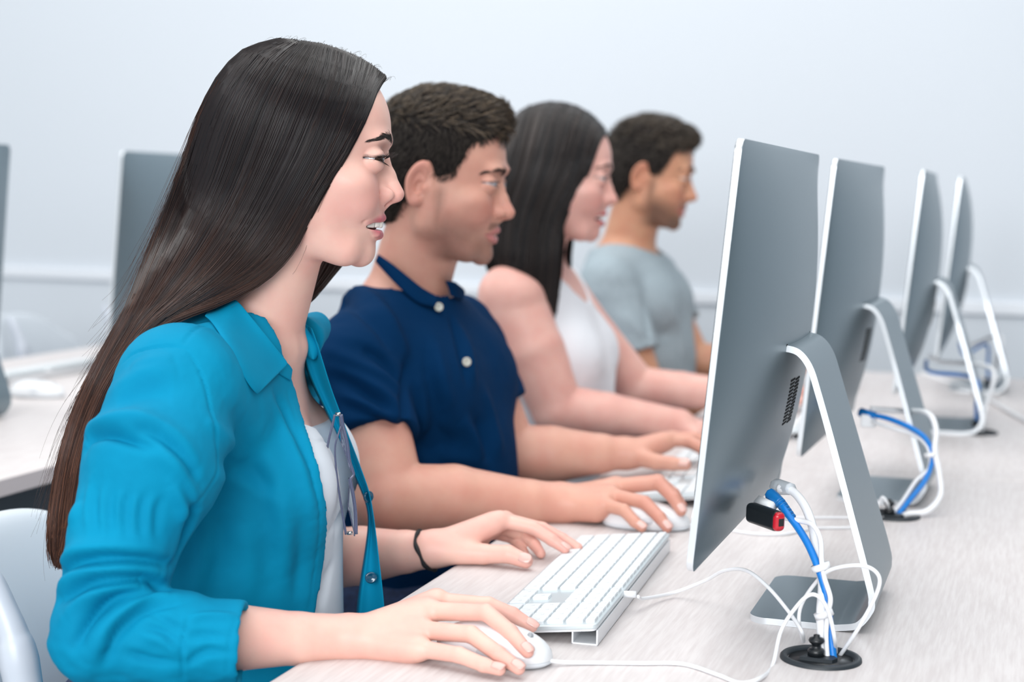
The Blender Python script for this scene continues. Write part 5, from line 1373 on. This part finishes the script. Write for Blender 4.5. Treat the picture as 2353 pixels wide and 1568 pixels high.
ra2 = arm_field([SHn2+[0, 0, -.02], E2, E2*.62+W2*.38+[0, 0, .003], W2*.82+E2*.18, W2], [.056, .0475, .0445, .030, .0265])
rf2 = lambda p: smin(rh2(p), ra2(p), .014)
W2l = P(1425, 1042, y=2.33); E2l = P(1165, 1048, y=2.265)
l2J = dict(wrist=W2l, fingers=[
    [Y2(1536, 1012, 2.36), Y2(1585, 1014, 2.36), Y2(1614, 1030, 2.35), Y2(1636, 1052, 2.345)],
    [Y2(1545, 1008, 2.385), Y2(1600, 1006, 2.385), Y2(1632, 1022, 2.38), Y2(1650, 1043, 2.375)],
    [Y2(1540, 1010, 2.41), Y2(1595, 1008, 2.41), Y2(1628, 1022, 2.40), Y2(1645, 1040, 2.395)],
    [Y2(1525, 1016, 2.43), Y2(1570, 1016, 2.43), Y2(1600, 1028, 2.42), Y2(1615, 1040, 2.415)]],
    thumb=[Y2(1460, 1048, 2.325), Y2(1508, 1062, 2.305), Y2(1545, 1066, 2.295), Y2(1576, 1069, 2.288)], radii=[.0090, .0092, .0088, .0080],
    palmc=[(Y2(1455, 1045, 2.33), Y2(1525, 1018, 2.355), .021, .014), (Y2(1450, 1045, 2.345), Y2(1510, 1025, 2.40), .020, .014)])
lh2 = hand_field(l2J, .0125)
la2 = arm_field([B2.shf+[0, 0, -.02], E2l, E2l*.6+W2l*.4, W2l*.82+E2l*.18, W2l], [.056, .047, .043, .030, .0245])
lf2 = lambda p: smin(lh2(p), la2(p), .014)
hr = .0018 if HQ else .003
bx = lambda pts, m_: (np.min(pts, 0)-m_, np.max(pts, 0)+m_)
a1 = bx([SHn2, E2, W2]+[q[3] for q in r2J['fingers']], .07); a2 = bx([B2.shf, E2l, W2l]+[q[3] for q in l2J['fingers']], .07)
g2, up2 = person_body(fr2, H2, hf2, B2, (-.014, 0, -.070), hr, .0028, [(rf2, *a1, .0022, -.48), (lf2, *a2, .0026, -.46)],
    'man in a navy polo shirt with short dark hair and stubble, second in the row', SK2, (-.85, 2.11, 0), beard=.62, mous=.75)
eyes(fr2, g2, M_irisb, look=(8, 6)); brows(fr2, hf2, g2, HMb, 1.5, pts=[(.0855, .010, .0150), (.084, .020, .0175), (.077, .036, .0190), (.066, .047, .0140)], n=420); lashes(fr2, g2, HMb, .004, 36, .00014, op=.70)
for i in (1, 2, 3):
    q = r2J['fingers'][i]; al = q[3]-q[2]; al /= np.linalg.norm(al); uu = np.array((.3, -.45, .8)); uu = uu-al*(uu@al); uu /= np.linalg.norm(uu); fingernail(q[3]-al*.0005+uu*r2J['radii'][i]*.82, al, uu, .0060, .0068, g2, M_nail)
q = l2J['thumb']; al = q[3]-q[2]; al /= np.linalg.norm(al); uu = np.array((.1, -.75, .7)); uu = uu-al*(uu@al); uu /= np.linalg.norm(uu); fingernail(q[3]+uu*.0088, al, uu, .0072, .0085, g2, M_nail)
# short hair
def shorthair(q, oz_=0.):
    g = ell(q, (-.010, 0, .032), (.0985, .0805, .0885)); g = smin(g, ell(q, (-.045, 0, -.010), (.060, .072, .070)), .02)
    return g
def hair2(q):
    g = shorthair(q); g = smin(g, ell(q, (.016, .004, .096), (.062, .056, .023)), .02); g = smin(g, ell(q, (.058, 0, .080), (.026, .040, .016)), .012); return g
xz2 = [-.090, -.060, -.036, -.034, -.010, .010, .030, .050, .060, .068, .075]; xx2 = [-.062, -.046, -.030, .016, .024, .036, .046, .050, .070, .086, .13]
def cut2(q, f, e=0.): return smax(smax(f(q), q[:, 0]-np.interp(q[:, 2], xz2, xx2).astype(f32)-e-.0, .003), -.092-q[:, 2], .004)
def earcut(q):
    q3 = np.stack([q[:, 0], np.abs(q[:, 1]), q[:, 2]], 1).astype(f32); return np.minimum(ell(q3, (-.006, .072, -.012), (.016, .030, .022)), ell(np.stack([q[:, 0], np.abs(q[:, 1]), q[:, 2]], 1).astype(f32), (-.010, .082, -.014), (.020, .020, .030)))
sh2 = lambda p: smax(cut2(fr2.l(p), hair2)+.0015, -earcut(fr2.l(p)), .003)
c2 = fr2.w(np.zeros(3)); V, Q = surface(sh2, c2+[-.14, -.12, -.11], c2+[.15, .12, .15], .0026 if HQ else .004)
Vl = fr2.l(V); N = normals(V, Q); V = V+N*(.0016*vnoise(Vl, 130, 1)*(Vl[:, 2] > .03)+.0028*vnoise(Vl*np.array([.45, 1.2, 1], f32), 120, 2)*np.clip((Vl[:, 2]-.07)/.02, 0, 1))[:, None]
reg = lambda q: (q[:, 0] < np.interp(q[:, 2], xz2, xx2)+.001) & (q[:, 2] > -.088) & (earcut(q) > .004)
top_ = lambda q: np.clip((q[:, 2]-.055)/.03, 0, 1)
dir2 = lambda q: np.stack([.9*top_(q)-.25*(1-top_(q)), .55*top_(q), .2*top_(q)-.9*(1-top_(q))], 1)
n1, n2 = (10000, 4200) if HQ else (1500, 800)
sides = tufts(fr2, hair2, n1, lambda q: reg(q) & (q[:, 2] < .085), dir2, .0095, .00038, 5, (-.12, -.09, -.09), (.10, .09, .10), lift=.16, clump=.7, jit=.25)
tops = tufts(fr2, hair2, n2, lambda q: reg(q) & (q[:, 2] > .068) & ~((np.abs(q[:, 1]+.048) < .0035) & (q[:, 0] > -.035)), dir2, .018, .0006, 6, (-.11, -.08, .05), (.12, .08, .14), lift=lambda q: .28+.15*np.clip(q[:, 0]/.08, 0, 1), clump=.7, jit=.18)
buildhair('hair', HM2, g2, [(V, Q), sides, tops], [0., .10, np.repeat(np.clip(np.random.default_rng(2).random(n2)**1.6, 0, 1), 21)], len(Q))

def polo2_(p):
    g = up2(p)-.010
    g = smin(g, cone(p, B2.w(-.03, 0, -.20), B2.w(-.03, 0, -.38), .128, .145), .03)
    nbw = B2.nb; g = smax(g, -cone(p, B2.w(-.038, 0, -.035), B2.w(-.038, 0, .10), .0600, .104), .003); g = smax(g, p[:, 2]-nbw[2]-.055, .003)
    a, b = SHn2+np.array((0, .02, 0)), SHn2+(E2-SHn2)*.60; ax = (b-a)/np.linalg.norm(b-a)
    s_ = cone(p, a, SHn2+[0, 0, -.02], .058, .066); s_ = smin(s_, cone(p, SHn2+[0, 0, -.02], b+ax*.02, .066, .0605), .01)
    s_ = smax(s_, (p-b.astype(f32))@ax.astype(f32), .0025); 
    g = smin(g, s_, .016)
    a, b = B2.shf+np.array((0, -.02, 0)), B2.shf+(E2l-B2.shf)*.62; ax2 = (b-a)/np.linalg.norm(b-a)
    s_ = cone(p, a, B2.shf+[0, 0, -.02], .058, .064); s_ = smin(s_, cone(p, B2.shf+[0, 0, -.02], b+ax2*.02, .064, .060), .01); s_ = smax(s_, (p-b.astype(f32))@ax2.astype(f32), .0025)
    return smin(g, s_, .02)
V, Q = surface(polo2_, B2.nb+[-.26, -.34, -.40], B2.nb+[.20, .34, .08], .0036 if HQ else .005); V = relax(V, Q, 2, .45)
for sh_, e_ in ((SHn2+np.array((0, .02, 0)), E2), (B2.shf+np.array((0, -.02, 0)), E2l)):
    o_ = {0: SHn2, 1: B2.shf}[0 if e_ is E2 else 1]; b_ = o_+(e_-o_)*(.60 if e_ is E2 else .62); a_ = (b_-sh_)/np.linalg.norm(b_-sh_); V = relax_where(V, Q, (np.abs((V-b_)@a_) < .008) & (np.linalg.norm(V-b_, axis=1) < .12), 8)
V = relax_where(V, Q, (V[:, 2] > B2.nb[2]-.03) & (np.linalg.norm(V[:, :2]-B2.w(-.038, 0, 0)[:2], axis=1) < .10), 6); N = normals(V, Q)
fl = []
def fd2(w_, h, *px): fl.append(pxfold(polo2_, px, w_, h*(1.35 if w_ > .003 and h > -.010 else 1), 1.85, 2.45))
fd2(.012, .006, (700,744), (749,690), (818,668), (877,711), (920,790), (935,860)); fd2(.008, -.008, (831,799), (880,830), (923,881)); fd2(.010, -.006, (730,730), (800,700), (860,745), (900,810))
fd2(.010, .006, (753,840), (818,872), (887,909), (930,964)); fd2(.008, -.007, (772,863), (831,895), (900,946)); fd2(.009, .005, (740,800), (820,835), (890,872), (925,905))
fd2(.008, .004, (780,905), (850,935), (915,975)); fd2(.007, -.004, (790,930), (850,955), (910,985))
fd2(.008, -.0075, (930,830), (932,881), (930,950), (938,1019)); fd2(.012, .006, (950,860), (975,920), (970,1000)); fd2(.012, -.006, (968,880), (1000,960), (990,1060))
fd2(.005, -.006, (1038,734), (1052,780), (1063,830), (1074,880)); fd2(.010, .005, (1055,745), (1075,800), (1090,880)); fd2(.012, .005, (1000,780), (1010,860), (1040,940)); fd2(.012, -.006, (985,800), (995,880), (1015,950))
fd2(.012, -.007, (960,1030), (1010,1010), (1060,1030)); fd2(.012, .006, (1060,960), (1090,1010), (1110,1060)); fd2(.010, -.006, (1090,960), (1110,1000), (1125,1070)); fd2(.010, .005, (1110,900), (1130,960), (1150,1040)); fd2(.009, -.005, (1000,1070), (1060,1080), (1120,1090))
fd2(.0018, -.0022, (812,985), (850,975), (900,978), (937,1000))
V = folds(V, N, fl, -.0075); N = normals(V, Q); V = V+N*(.0010*vnoise(V, 26, 8)+.0006*vnoise(V, 70, 9))[:, None]
mesh('polo_shirt', V, Q, M_polo, g2)
colf = lambda p: np.minimum(up2(p)-.013, polo2_(p)-.004)
leaf([(868, 584), (900, 606), (935, 634), (970, 662), (1008, 684)], [(862, 600), (890, 632), (925, 668), (962, 698), (1000, 706)], colf, .001, 'collar', M_polo, g2, 1.95, 2.45, th=.003, lift=.004)
leaf([(1022, 645), (1030, 662), (1035, 680)], [(1045, 648), (1068, 668), (1062, 690)], colf, .001, 'collar', M_polo, g2, 2.0, 2.5, th=.003, nr=8)
M_pb = mat('pearl_button', srgb(190, 190, 180), .25, coat=.5)
pp, ok = cast(polo2_, [1008, 1072], [706, 832], 1.9, 2.5)
for k in range(2):
    d_ = float((pp[k]-CAM)@Fv); button(*((1008, 706), (1072, 832))[k], d_-(.012 if k == 0 else .004), (.6, -.75, .1), .0062, M_pb, g2)
legs(g2, -.85, 2.11, M_jean, zs=.555, kx=.47, spread=.11, r=.085)

# ------------------------------------------------------------------ woman in the white sleeveless top
SK3 = skin_mat('skin_rosy', srgb(226, 178, 166), srgb(212, 142, 132), srgb(200, 100, 104))
HM3 = hair_mat('hair_black', (.008, .007, .008), (.035, .022, .018), .30)
H3 = dict(liner=.25, smile=1., gap=.003, ear=False, jaw=1.06, chin_x=.0665, chin_z=-.0945, tip=(.0975, -.0330), tip_r=.0090, lid=.78)
fr3 = Frame((.0905, 0, .026), P(1408, 379, d=2.83), radians(9), radians(6), 0, 1.02)
hf3 = head_field(H3)
S3 = P(1168, 668, y=2.635)
B3 = Body(S3+np.array((.034, .165, .032)), radians(2), sw=.160, ribs=(.110, .145, .195), rs=.054, bust=1.05, neckr=.050, belly=.120, lean=-.05)
Y3 = lambda u, v, y: P(u, v, y=y)
E3 = Y3(1282, 942, 2.645); W3 = Y3(1560, 972, 2.72)
r3J = dict(wrist=W3, fingers=[[Y3(1625, 985, 2.76), Y3(1660, 985, 2.76), Y3(1685, 1000, 2.755), Y3(1700, 1012, 2.75)], [Y3(1622, 985, 2.74), Y3(1660, 988, 2.74), Y3(1685, 1003, 2.735), Y3(1700, 1014, 2.73)],
    [Y3(1615, 990, 2.72), Y3(1650, 995, 2.72), Y3(1675, 1008, 2.715), Y3(1690, 1016, 2.71)], [Y3(1600, 1000, 2.70), Y3(1630, 1008, 2.70), Y3(1650, 1014, 2.695), Y3(1662, 1018, 2.69)]],
    thumb=[Y3(1575, 985, 2.74), Y3(1610, 1000, 2.77), Y3(1640, 1010, 2.775), Y3(1660, 1015, 2.775)], radii=[.0082, .0084, .0080, .0074])
rh3 = hand_field(r3J, .0125)
ra3 = arm_field([B3.shn, S3+[.0, .01, -.01], E3*.5+S3*.5, E3, E3*.6+W3*.4, W3], [.050, .055, .053, .045, .039, .024])
rf3 = lambda p: smin(rh3(p), ra3(p), .012)
E3l = Y3(1462, 893, 3.02); W3l = Y3(1720, 905, 3.02)
l3J = dict(wrist=W3l, fingers=[[Y3(1805+a, 905, 3.03+b), Y3(1845+a, 900, 3.03+b), Y3(1870+a, 908, 3.025+b), Y3(1888+a, 918, 3.02+b)] for a, b in ((0, 0), (4, .022), (0, .044), (-12, .064))], thumb=[Y3(1745, 910, 3.01), Y3(1790, 915, 2.99), Y3(1830, 920, 2.985), Y3(1855, 922, 2.98)], radii=[.0082, .0084, .0080, .0074])
lh3 = hand_field(l3J, .012); la3 = arm_field([B3.shf+[0, 0, -.01], B3.shf+[.03, .01, -.06], E3l, E3l*.6+W3l*.4, W3l], [.050, .052, .043, .036, .022])
lf3 = lambda p: smin(lh3(p), la3(p), .012)
a1 = bx([B3.shn, S3, E3, W3]+[q[3] for q in r3J['fingers']], .075); a2 = bx([B3.shf, E3l, W3l]+[q[3] for q in l3J['fingers']], .07)
hr = .0026 if HQ else .004
g3, up3 = person_body(fr3, H3, hf3, B3, (-.012, 0, -.070), hr, .003, [(lf3, *a2, .0034, -.4)],
    'woman in a white sleeveless top with straight black hair, third in the row', SK3, (-.83, 2.80, 0), one=(rf3, (*a1, .0026 if HQ else .004)))
eyes(fr3, g3, look=(-10, 5)); brows(fr3, hf3, g3, HMb, 1.2, n=200); lashes(fr3, g3, HMb, .007, 40, .0002, op=.78); teeth(fr3, g3, xf=.0868, dz=-.002, h=.009, n=4)
def top3(p):
    q = ((p-B3.nb.astype(f32))@B3.R.astype(f32))
    g = smin(up3(p), 9*np.ones(len(p), f32), .001)-.005; g = smin(g, cone(p, B3.w(-.035, 0, -.2), B3.w(-.035, 0, -.36), .118, .140), .04)
    ay = np.abs(q[:, 1])
    g = smax(g, q[:, 2]-np.where(ay < .07, -.020+7.*(ay-.0)**2, .014+0*ay)+.42*(q[:, 0]+.03)*(ay < .09), .004)       # neckline
    g = smax(g, -(np.sqrt((q[:, 0]+.036)**2*.9+(q[:, 2]+.085)**2)-.078)*-1*-1 if False else -(np.sqrt(((q[:, 0]+.020)/.072)**2+((q[:, 2]+.085)/.100)**2+((ay-.186)/.050)**2)-1)*.05, .004)   # armholes
    return g
V, Q = surface(top3, B3.nb+[-.25, -.24, -.40], B3.nb+[.17, .24, .06], .0042 if HQ else .006); N = normals(V, Q)
V = V+N*(.0022*vnoise(V*np.array([1, 1, .45], f32), 22, 8)+.0008*vnoise(V, 60, 9))[:, None]; mesh('sleeveless_top', V, Q, mat('white_chiffon', srgb(226, 228, 234), .7, sheen=.2), g3)
def hull3(p):
    q = fr3.l(p); ay = np.abs(q[:, 1]); q2 = np.stack([q[:, 0], ay, q[:, 2]], 1).astype(f32)
    g = ell(q2, (-.012, 0, .032), (.100, .086, .090)); g = smin(g, cone(q2, (-.045, .040, .0), (-.055, .058, -.15), .055, .050), .03)
    g = smin(g, cone(q2, (-.005, .050, .00), (-.012, .060, -.16), .038, .034), .03); g = smin(g, cone(q2, (-.03, .070, -.15), (-.008, .074, -.262), .048, .026), .02)
    g = smin(g, cone(q2, (.012, .062, -.12), (.014, .066, -.255), .026, .020), .02)
    return g
xz3 = [-.3, -.12, -.06, -.01, .03, .06, .085, .10]; xx3 = [.040, .030, .024, .032, .048, .062, .080, .10]
sh3 = lambda p: smax(hull3(p)+.002, fr3.l(p)[:, 0]-np.interp(fr3.l(p)[:, 2], xz3, xx3).astype(f32), .004)
c3 = fr3.w(np.zeros(3)); V, Q = surface(sh3, c3+[-.17, -.14, -.31], c3+[.12, .14, .14], .0036 if HQ else .006)
Vl = fr3.l(V); N = normals(V, Q); an = np.arctan2(Vl[:, 1], Vl[:, 0]+.03); V = V+N*(.0016*np.sin(an*70+3*vnoise(Vl, 18, 3))*np.clip((.08-Vl[:, 2])/.05, 0, 1))[:, None]
rg = np.random.default_rng(5); n = 2600 if HQ else 700; m = 30; O_ = np.zeros((n, m, 3)); Dv = np.zeros((n, m, 3)); nc_ = 10
for i in range(n):
    sy = -1 if rg.random() < .7 else 1; s_ = rg.random(); x0 = -.085+.160*s_; zt = -.255-.035*s_-.015*rg.random()
    for k in range(m):
        if k < nc_:
            ph = radians(88)*(k/(nc_-1)); xx = x0*(1-k/(nc_-1)*.35)+(k/(nc_-1))*.35*(-.09+.125*s_); O_[i, k] = (xx, 0, .02); Dv[i, k] = (0, sy*sin(ph), cos(ph))
        else:
            q_ = (k-nc_+1)/(m-nc_); z = .02+(zt-.02)*q_; fr_ = np.interp(z, xz3, xx3)-.004; xx = (x0*.65+.35*(-.09+.125*s_))*(1-min(1, q_*3))+min(1, q_*3)*(-.095+(fr_+.095)*s_); O_[i, k] = (xx, 0, z); Dv[i, k] = (0, sy, 0)
Oq = O_.reshape(-1, 3); Dq = Dv.reshape(-1, 3); rr_ = np.full(len(Oq), .15)
for _ in range(26): v = hull3(fr3.w(Oq+Dq*rr_[:, None]).astype(f32)); rr_ = np.clip(rr_-v*.8, .002, .2)
C = (Oq+Dq*(rr_+.0006)[:, None]).reshape(n, m, 3)
for a in (0, 1, 2):
    e = np.pad(C[..., a], ((0, 0), (2, 2)), mode='edge'); C[..., a] = sum(e[:, i:i+m] for i in range(5))/5
C += rg.normal(0, .001, (n, 1, 3)); st = strands(fr3.w(C.reshape(-1, 3)).reshape(C.shape), .0006+.0005*rg.random(n), .5)
buildhair('hair', HM3, g3, [(V, Q), st], [np.full(len(V), .2), np.repeat(rg.random(n)**2, m*3)], len(Q))
legs(g3, -.86, 2.80, M_jean, zs=.55)

# ------------------------------------------------------------------ man in the grey t-shirt
SK4 = skin_mat('skin_olive', srgb(204, 152, 122), srgb(190, 120, 98), srgb(176, 100, 94))
H4 = dict(smile=.5, gap=0, ear=True, jaw=1.08, brow=.004, chin_x=.0685, chin_z=-.0975, tip=(.1000, -.0350), tip_r=.0098, mouth_z=-.0680, lid=.5)
fr4 = Frame((.0905, 0, .026), P(1594, 387, d=3.52), radians(6), radians(9), 0, 1.02)
hf4 = head_field(H4)
B4 = Body(P(1500, 585, d=3.56)+np.array((-.02, 0, -.012)), radians(-2), sw=.182, ribs=(.118, .162, .205), rs=.061, neckr=.059, belly=.125, lean=-.04)
Y4 = lambda u, v, y: P(u, v, y=y)
E4 = B4.shn+np.array((.10, -.02, -.255)); W4 = E4+np.array((.23, .05, .015)); 
la4c = [B4.shf, Y4(1590, 830, 3.62), Y4(1790, 838, 3.64)]
r4J = dict(wrist=W4, fingers=[[W4+[.085, .03-.02*i, .012], W4+[.125, .032-.021*i, .014], W4+[.145, .032-.021*i, .002], W4+[.160, .032-.021*i, -.008]] for i in range(4)], thumb=[W4+[.02, .02, 0], W4+[.06, .05, 0], W4+[.09, .058, -.004], W4+[.11, .058, -.008]])
l4W = Y4(1790, 838, 3.64); l4J = dict(wrist=l4W, fingers=[[l4W+[.085, -.03+.02*i, .010], l4W+[.125, -.032+.021*i, .010], l4W+[.145, -.032+.021*i, .000], l4W+[.160, -.032+.021*i, -.012]] for i in range(4)], thumb=[l4W+[.02, -.02, 0], l4W+[.06, -.05, 0], l4W+[.09, -.058, -.004], l4W+[.11, -.058, -.008]])
rh4 = hand_field(r4J, .013); lh4 = hand_field(l4J, .013)
ra4 = arm_field([B4.shn+[0, 0, -.02], E4, E4*.55+W4*.45, W4], [.056, .046, .040, .026]); la4 = arm_field([B4.shf+[0, 0, -.02], la4c[1], la4c[1]*.55+la4c[2]*.45, la4c[2]], [.056, .045, .038, .026])
rf4 = lambda p: smin(rh4(p), ra4(p), .012); lf4 = lambda p: smin(lh4(p), la4(p), .012)
a1 = bx([B4.shn, E4, W4, W4+[.16, 0, 0]], .075); a2 = bx([B4.shf, la4c[1], la4c[2], la4c[2]+[.16, 0, 0]], .075)
g4, up4 = person_body(fr4, H4, hf4, B4, (-.014, 0, -.070), hr, .003, [(rf4, *a1, .0036, -.4), (lf4, *a2, .0036, -.4)],
    'man in a grey t-shirt with dark wavy hair and short beard, farthest away', SK4, (-.86, 3.48, 0), beard=.95, mous=.95)
eyes(fr4, g4, look=(0, 22)); brows(fr4, hf4, g4, HMb, 1.9, n=260); lashes(fr4, g4, HMb, .005, 24, .0002, op=.5)
def hair4(q):
    g = shorthair(q); g = smin(g, ell(q, (.020, 0, .090), (.062, .060, .028)), .02); g = smin(g, ell(q, (.060, 0, .082), (.028, .042, .022)), .012); return g
sh4 = lambda p: smax(cut2(fr4.l(p), hair4)+.0005, -earcut(fr4.l(p)), .003)
c4 = fr4.w(np.zeros(3)); V, Q = surface(sh4, c4+[-.14, -.12, -.12], c4+[.16, .12, .16], .003 if HQ else .005)
Vl = fr4.l(V); N = normals(V, Q); V = V+N*(.0050*vnoise(Vl, 55, 2)*np.clip((Vl[:, 2]-.03)/.04, 0, 1)+.0015*vnoise(Vl, 120, 4))[:, None]
n1, n2 = (4500, 2000) if HQ else (800, 500)
sides = tufts(fr4, hair4, n1, lambda q: reg(q) & (q[:, 2] < .085), dir2, .010, .0006, 5, (-.12, -.09, -.09), (.10, .09, .10), lift=.3, clump=.8)
tops = tufts(fr4, hair4, n2, lambda q: reg(q) & (q[:, 2] > .062), dir2, .015, .0010, 6, (-.11, -.08, .05), (.12, .08, .14), lift=.45, clump=1.6, jit=.3)
buildhair('hair', hair_mat('hair_brown_black', (.020, .016, .013), (.09, .065, .045), .45), g4, [(V, Q), sides, tops], [0., .2, np.repeat(np.random.default_rng(3).random(n2), 21)], len(Q))
def tee4(p):
    g = up4(p)-.009; g = smin(g, cone(p, B4.w(-.03, 0, -.20), B4.w(-.03, 0, -.38), .126, .142), .03)
    g = smax(g, -cone(p, B4.w(-.038, 0, -.035), B4.w(-.038, 0, .10), .0640, .108), .003); g = smax(g, p[:, 2]-B4.nb[2]-.045, .003)
    for sh, e_ in ((B4.shn, E4), (B4.shf, la4c[1])):
        b = sh+(e_-sh)*.58; ax = (b-sh)/np.linalg.norm(b-sh)
        s_ = smin(cone(p, sh+[0, 0, 0], sh+[0, 0, -.02], .060, .066), cone(p, sh+[0, 0, -.02], b+ax*.02, .066, .062), .01); s_ = smax(s_, (p-b.astype(f32))@ax.astype(f32), .0025)
        g = smin(g, s_, .018)
    return g
V, Q = surface(tee4, B4.nb+[-.27, -.35, -.42], B4.nb+[.20, .35, .08], .0050 if HQ else .007); N = normals(V, Q); fl = []
for w_, h, px in ((.010, -.012, [(1478, 690), (1486, 730), (1492, 775)]), (.012, .005, [(1430, 720), (1455, 750), (1480, 770)]), (.012, -.006, [(1500, 740), (1520, 770), (1545, 760)]), (.012, .006, [(1540, 700), (1560, 760), (1580, 830)])): fl.append(pxfold(tee4, px, w_, h, 3.1, 3.9))
V = folds(V, N, fl); N = normals(V, Q); V = V+N*(.0016*vnoise(V, 20, 8)+.0006*vnoise(V, 60, 9))[:, None]
mesh('t_shirt', V, Q, mat('heather_grey_jersey', srgb(158, 172, 180), .85, var=((1, 1, 1), 160, srgb(148, 162, 170), 3)), g4)
legs(g4, -.88, 3.48, M_jean, zs=.555, kx=.47, spread=.11, r=.085)
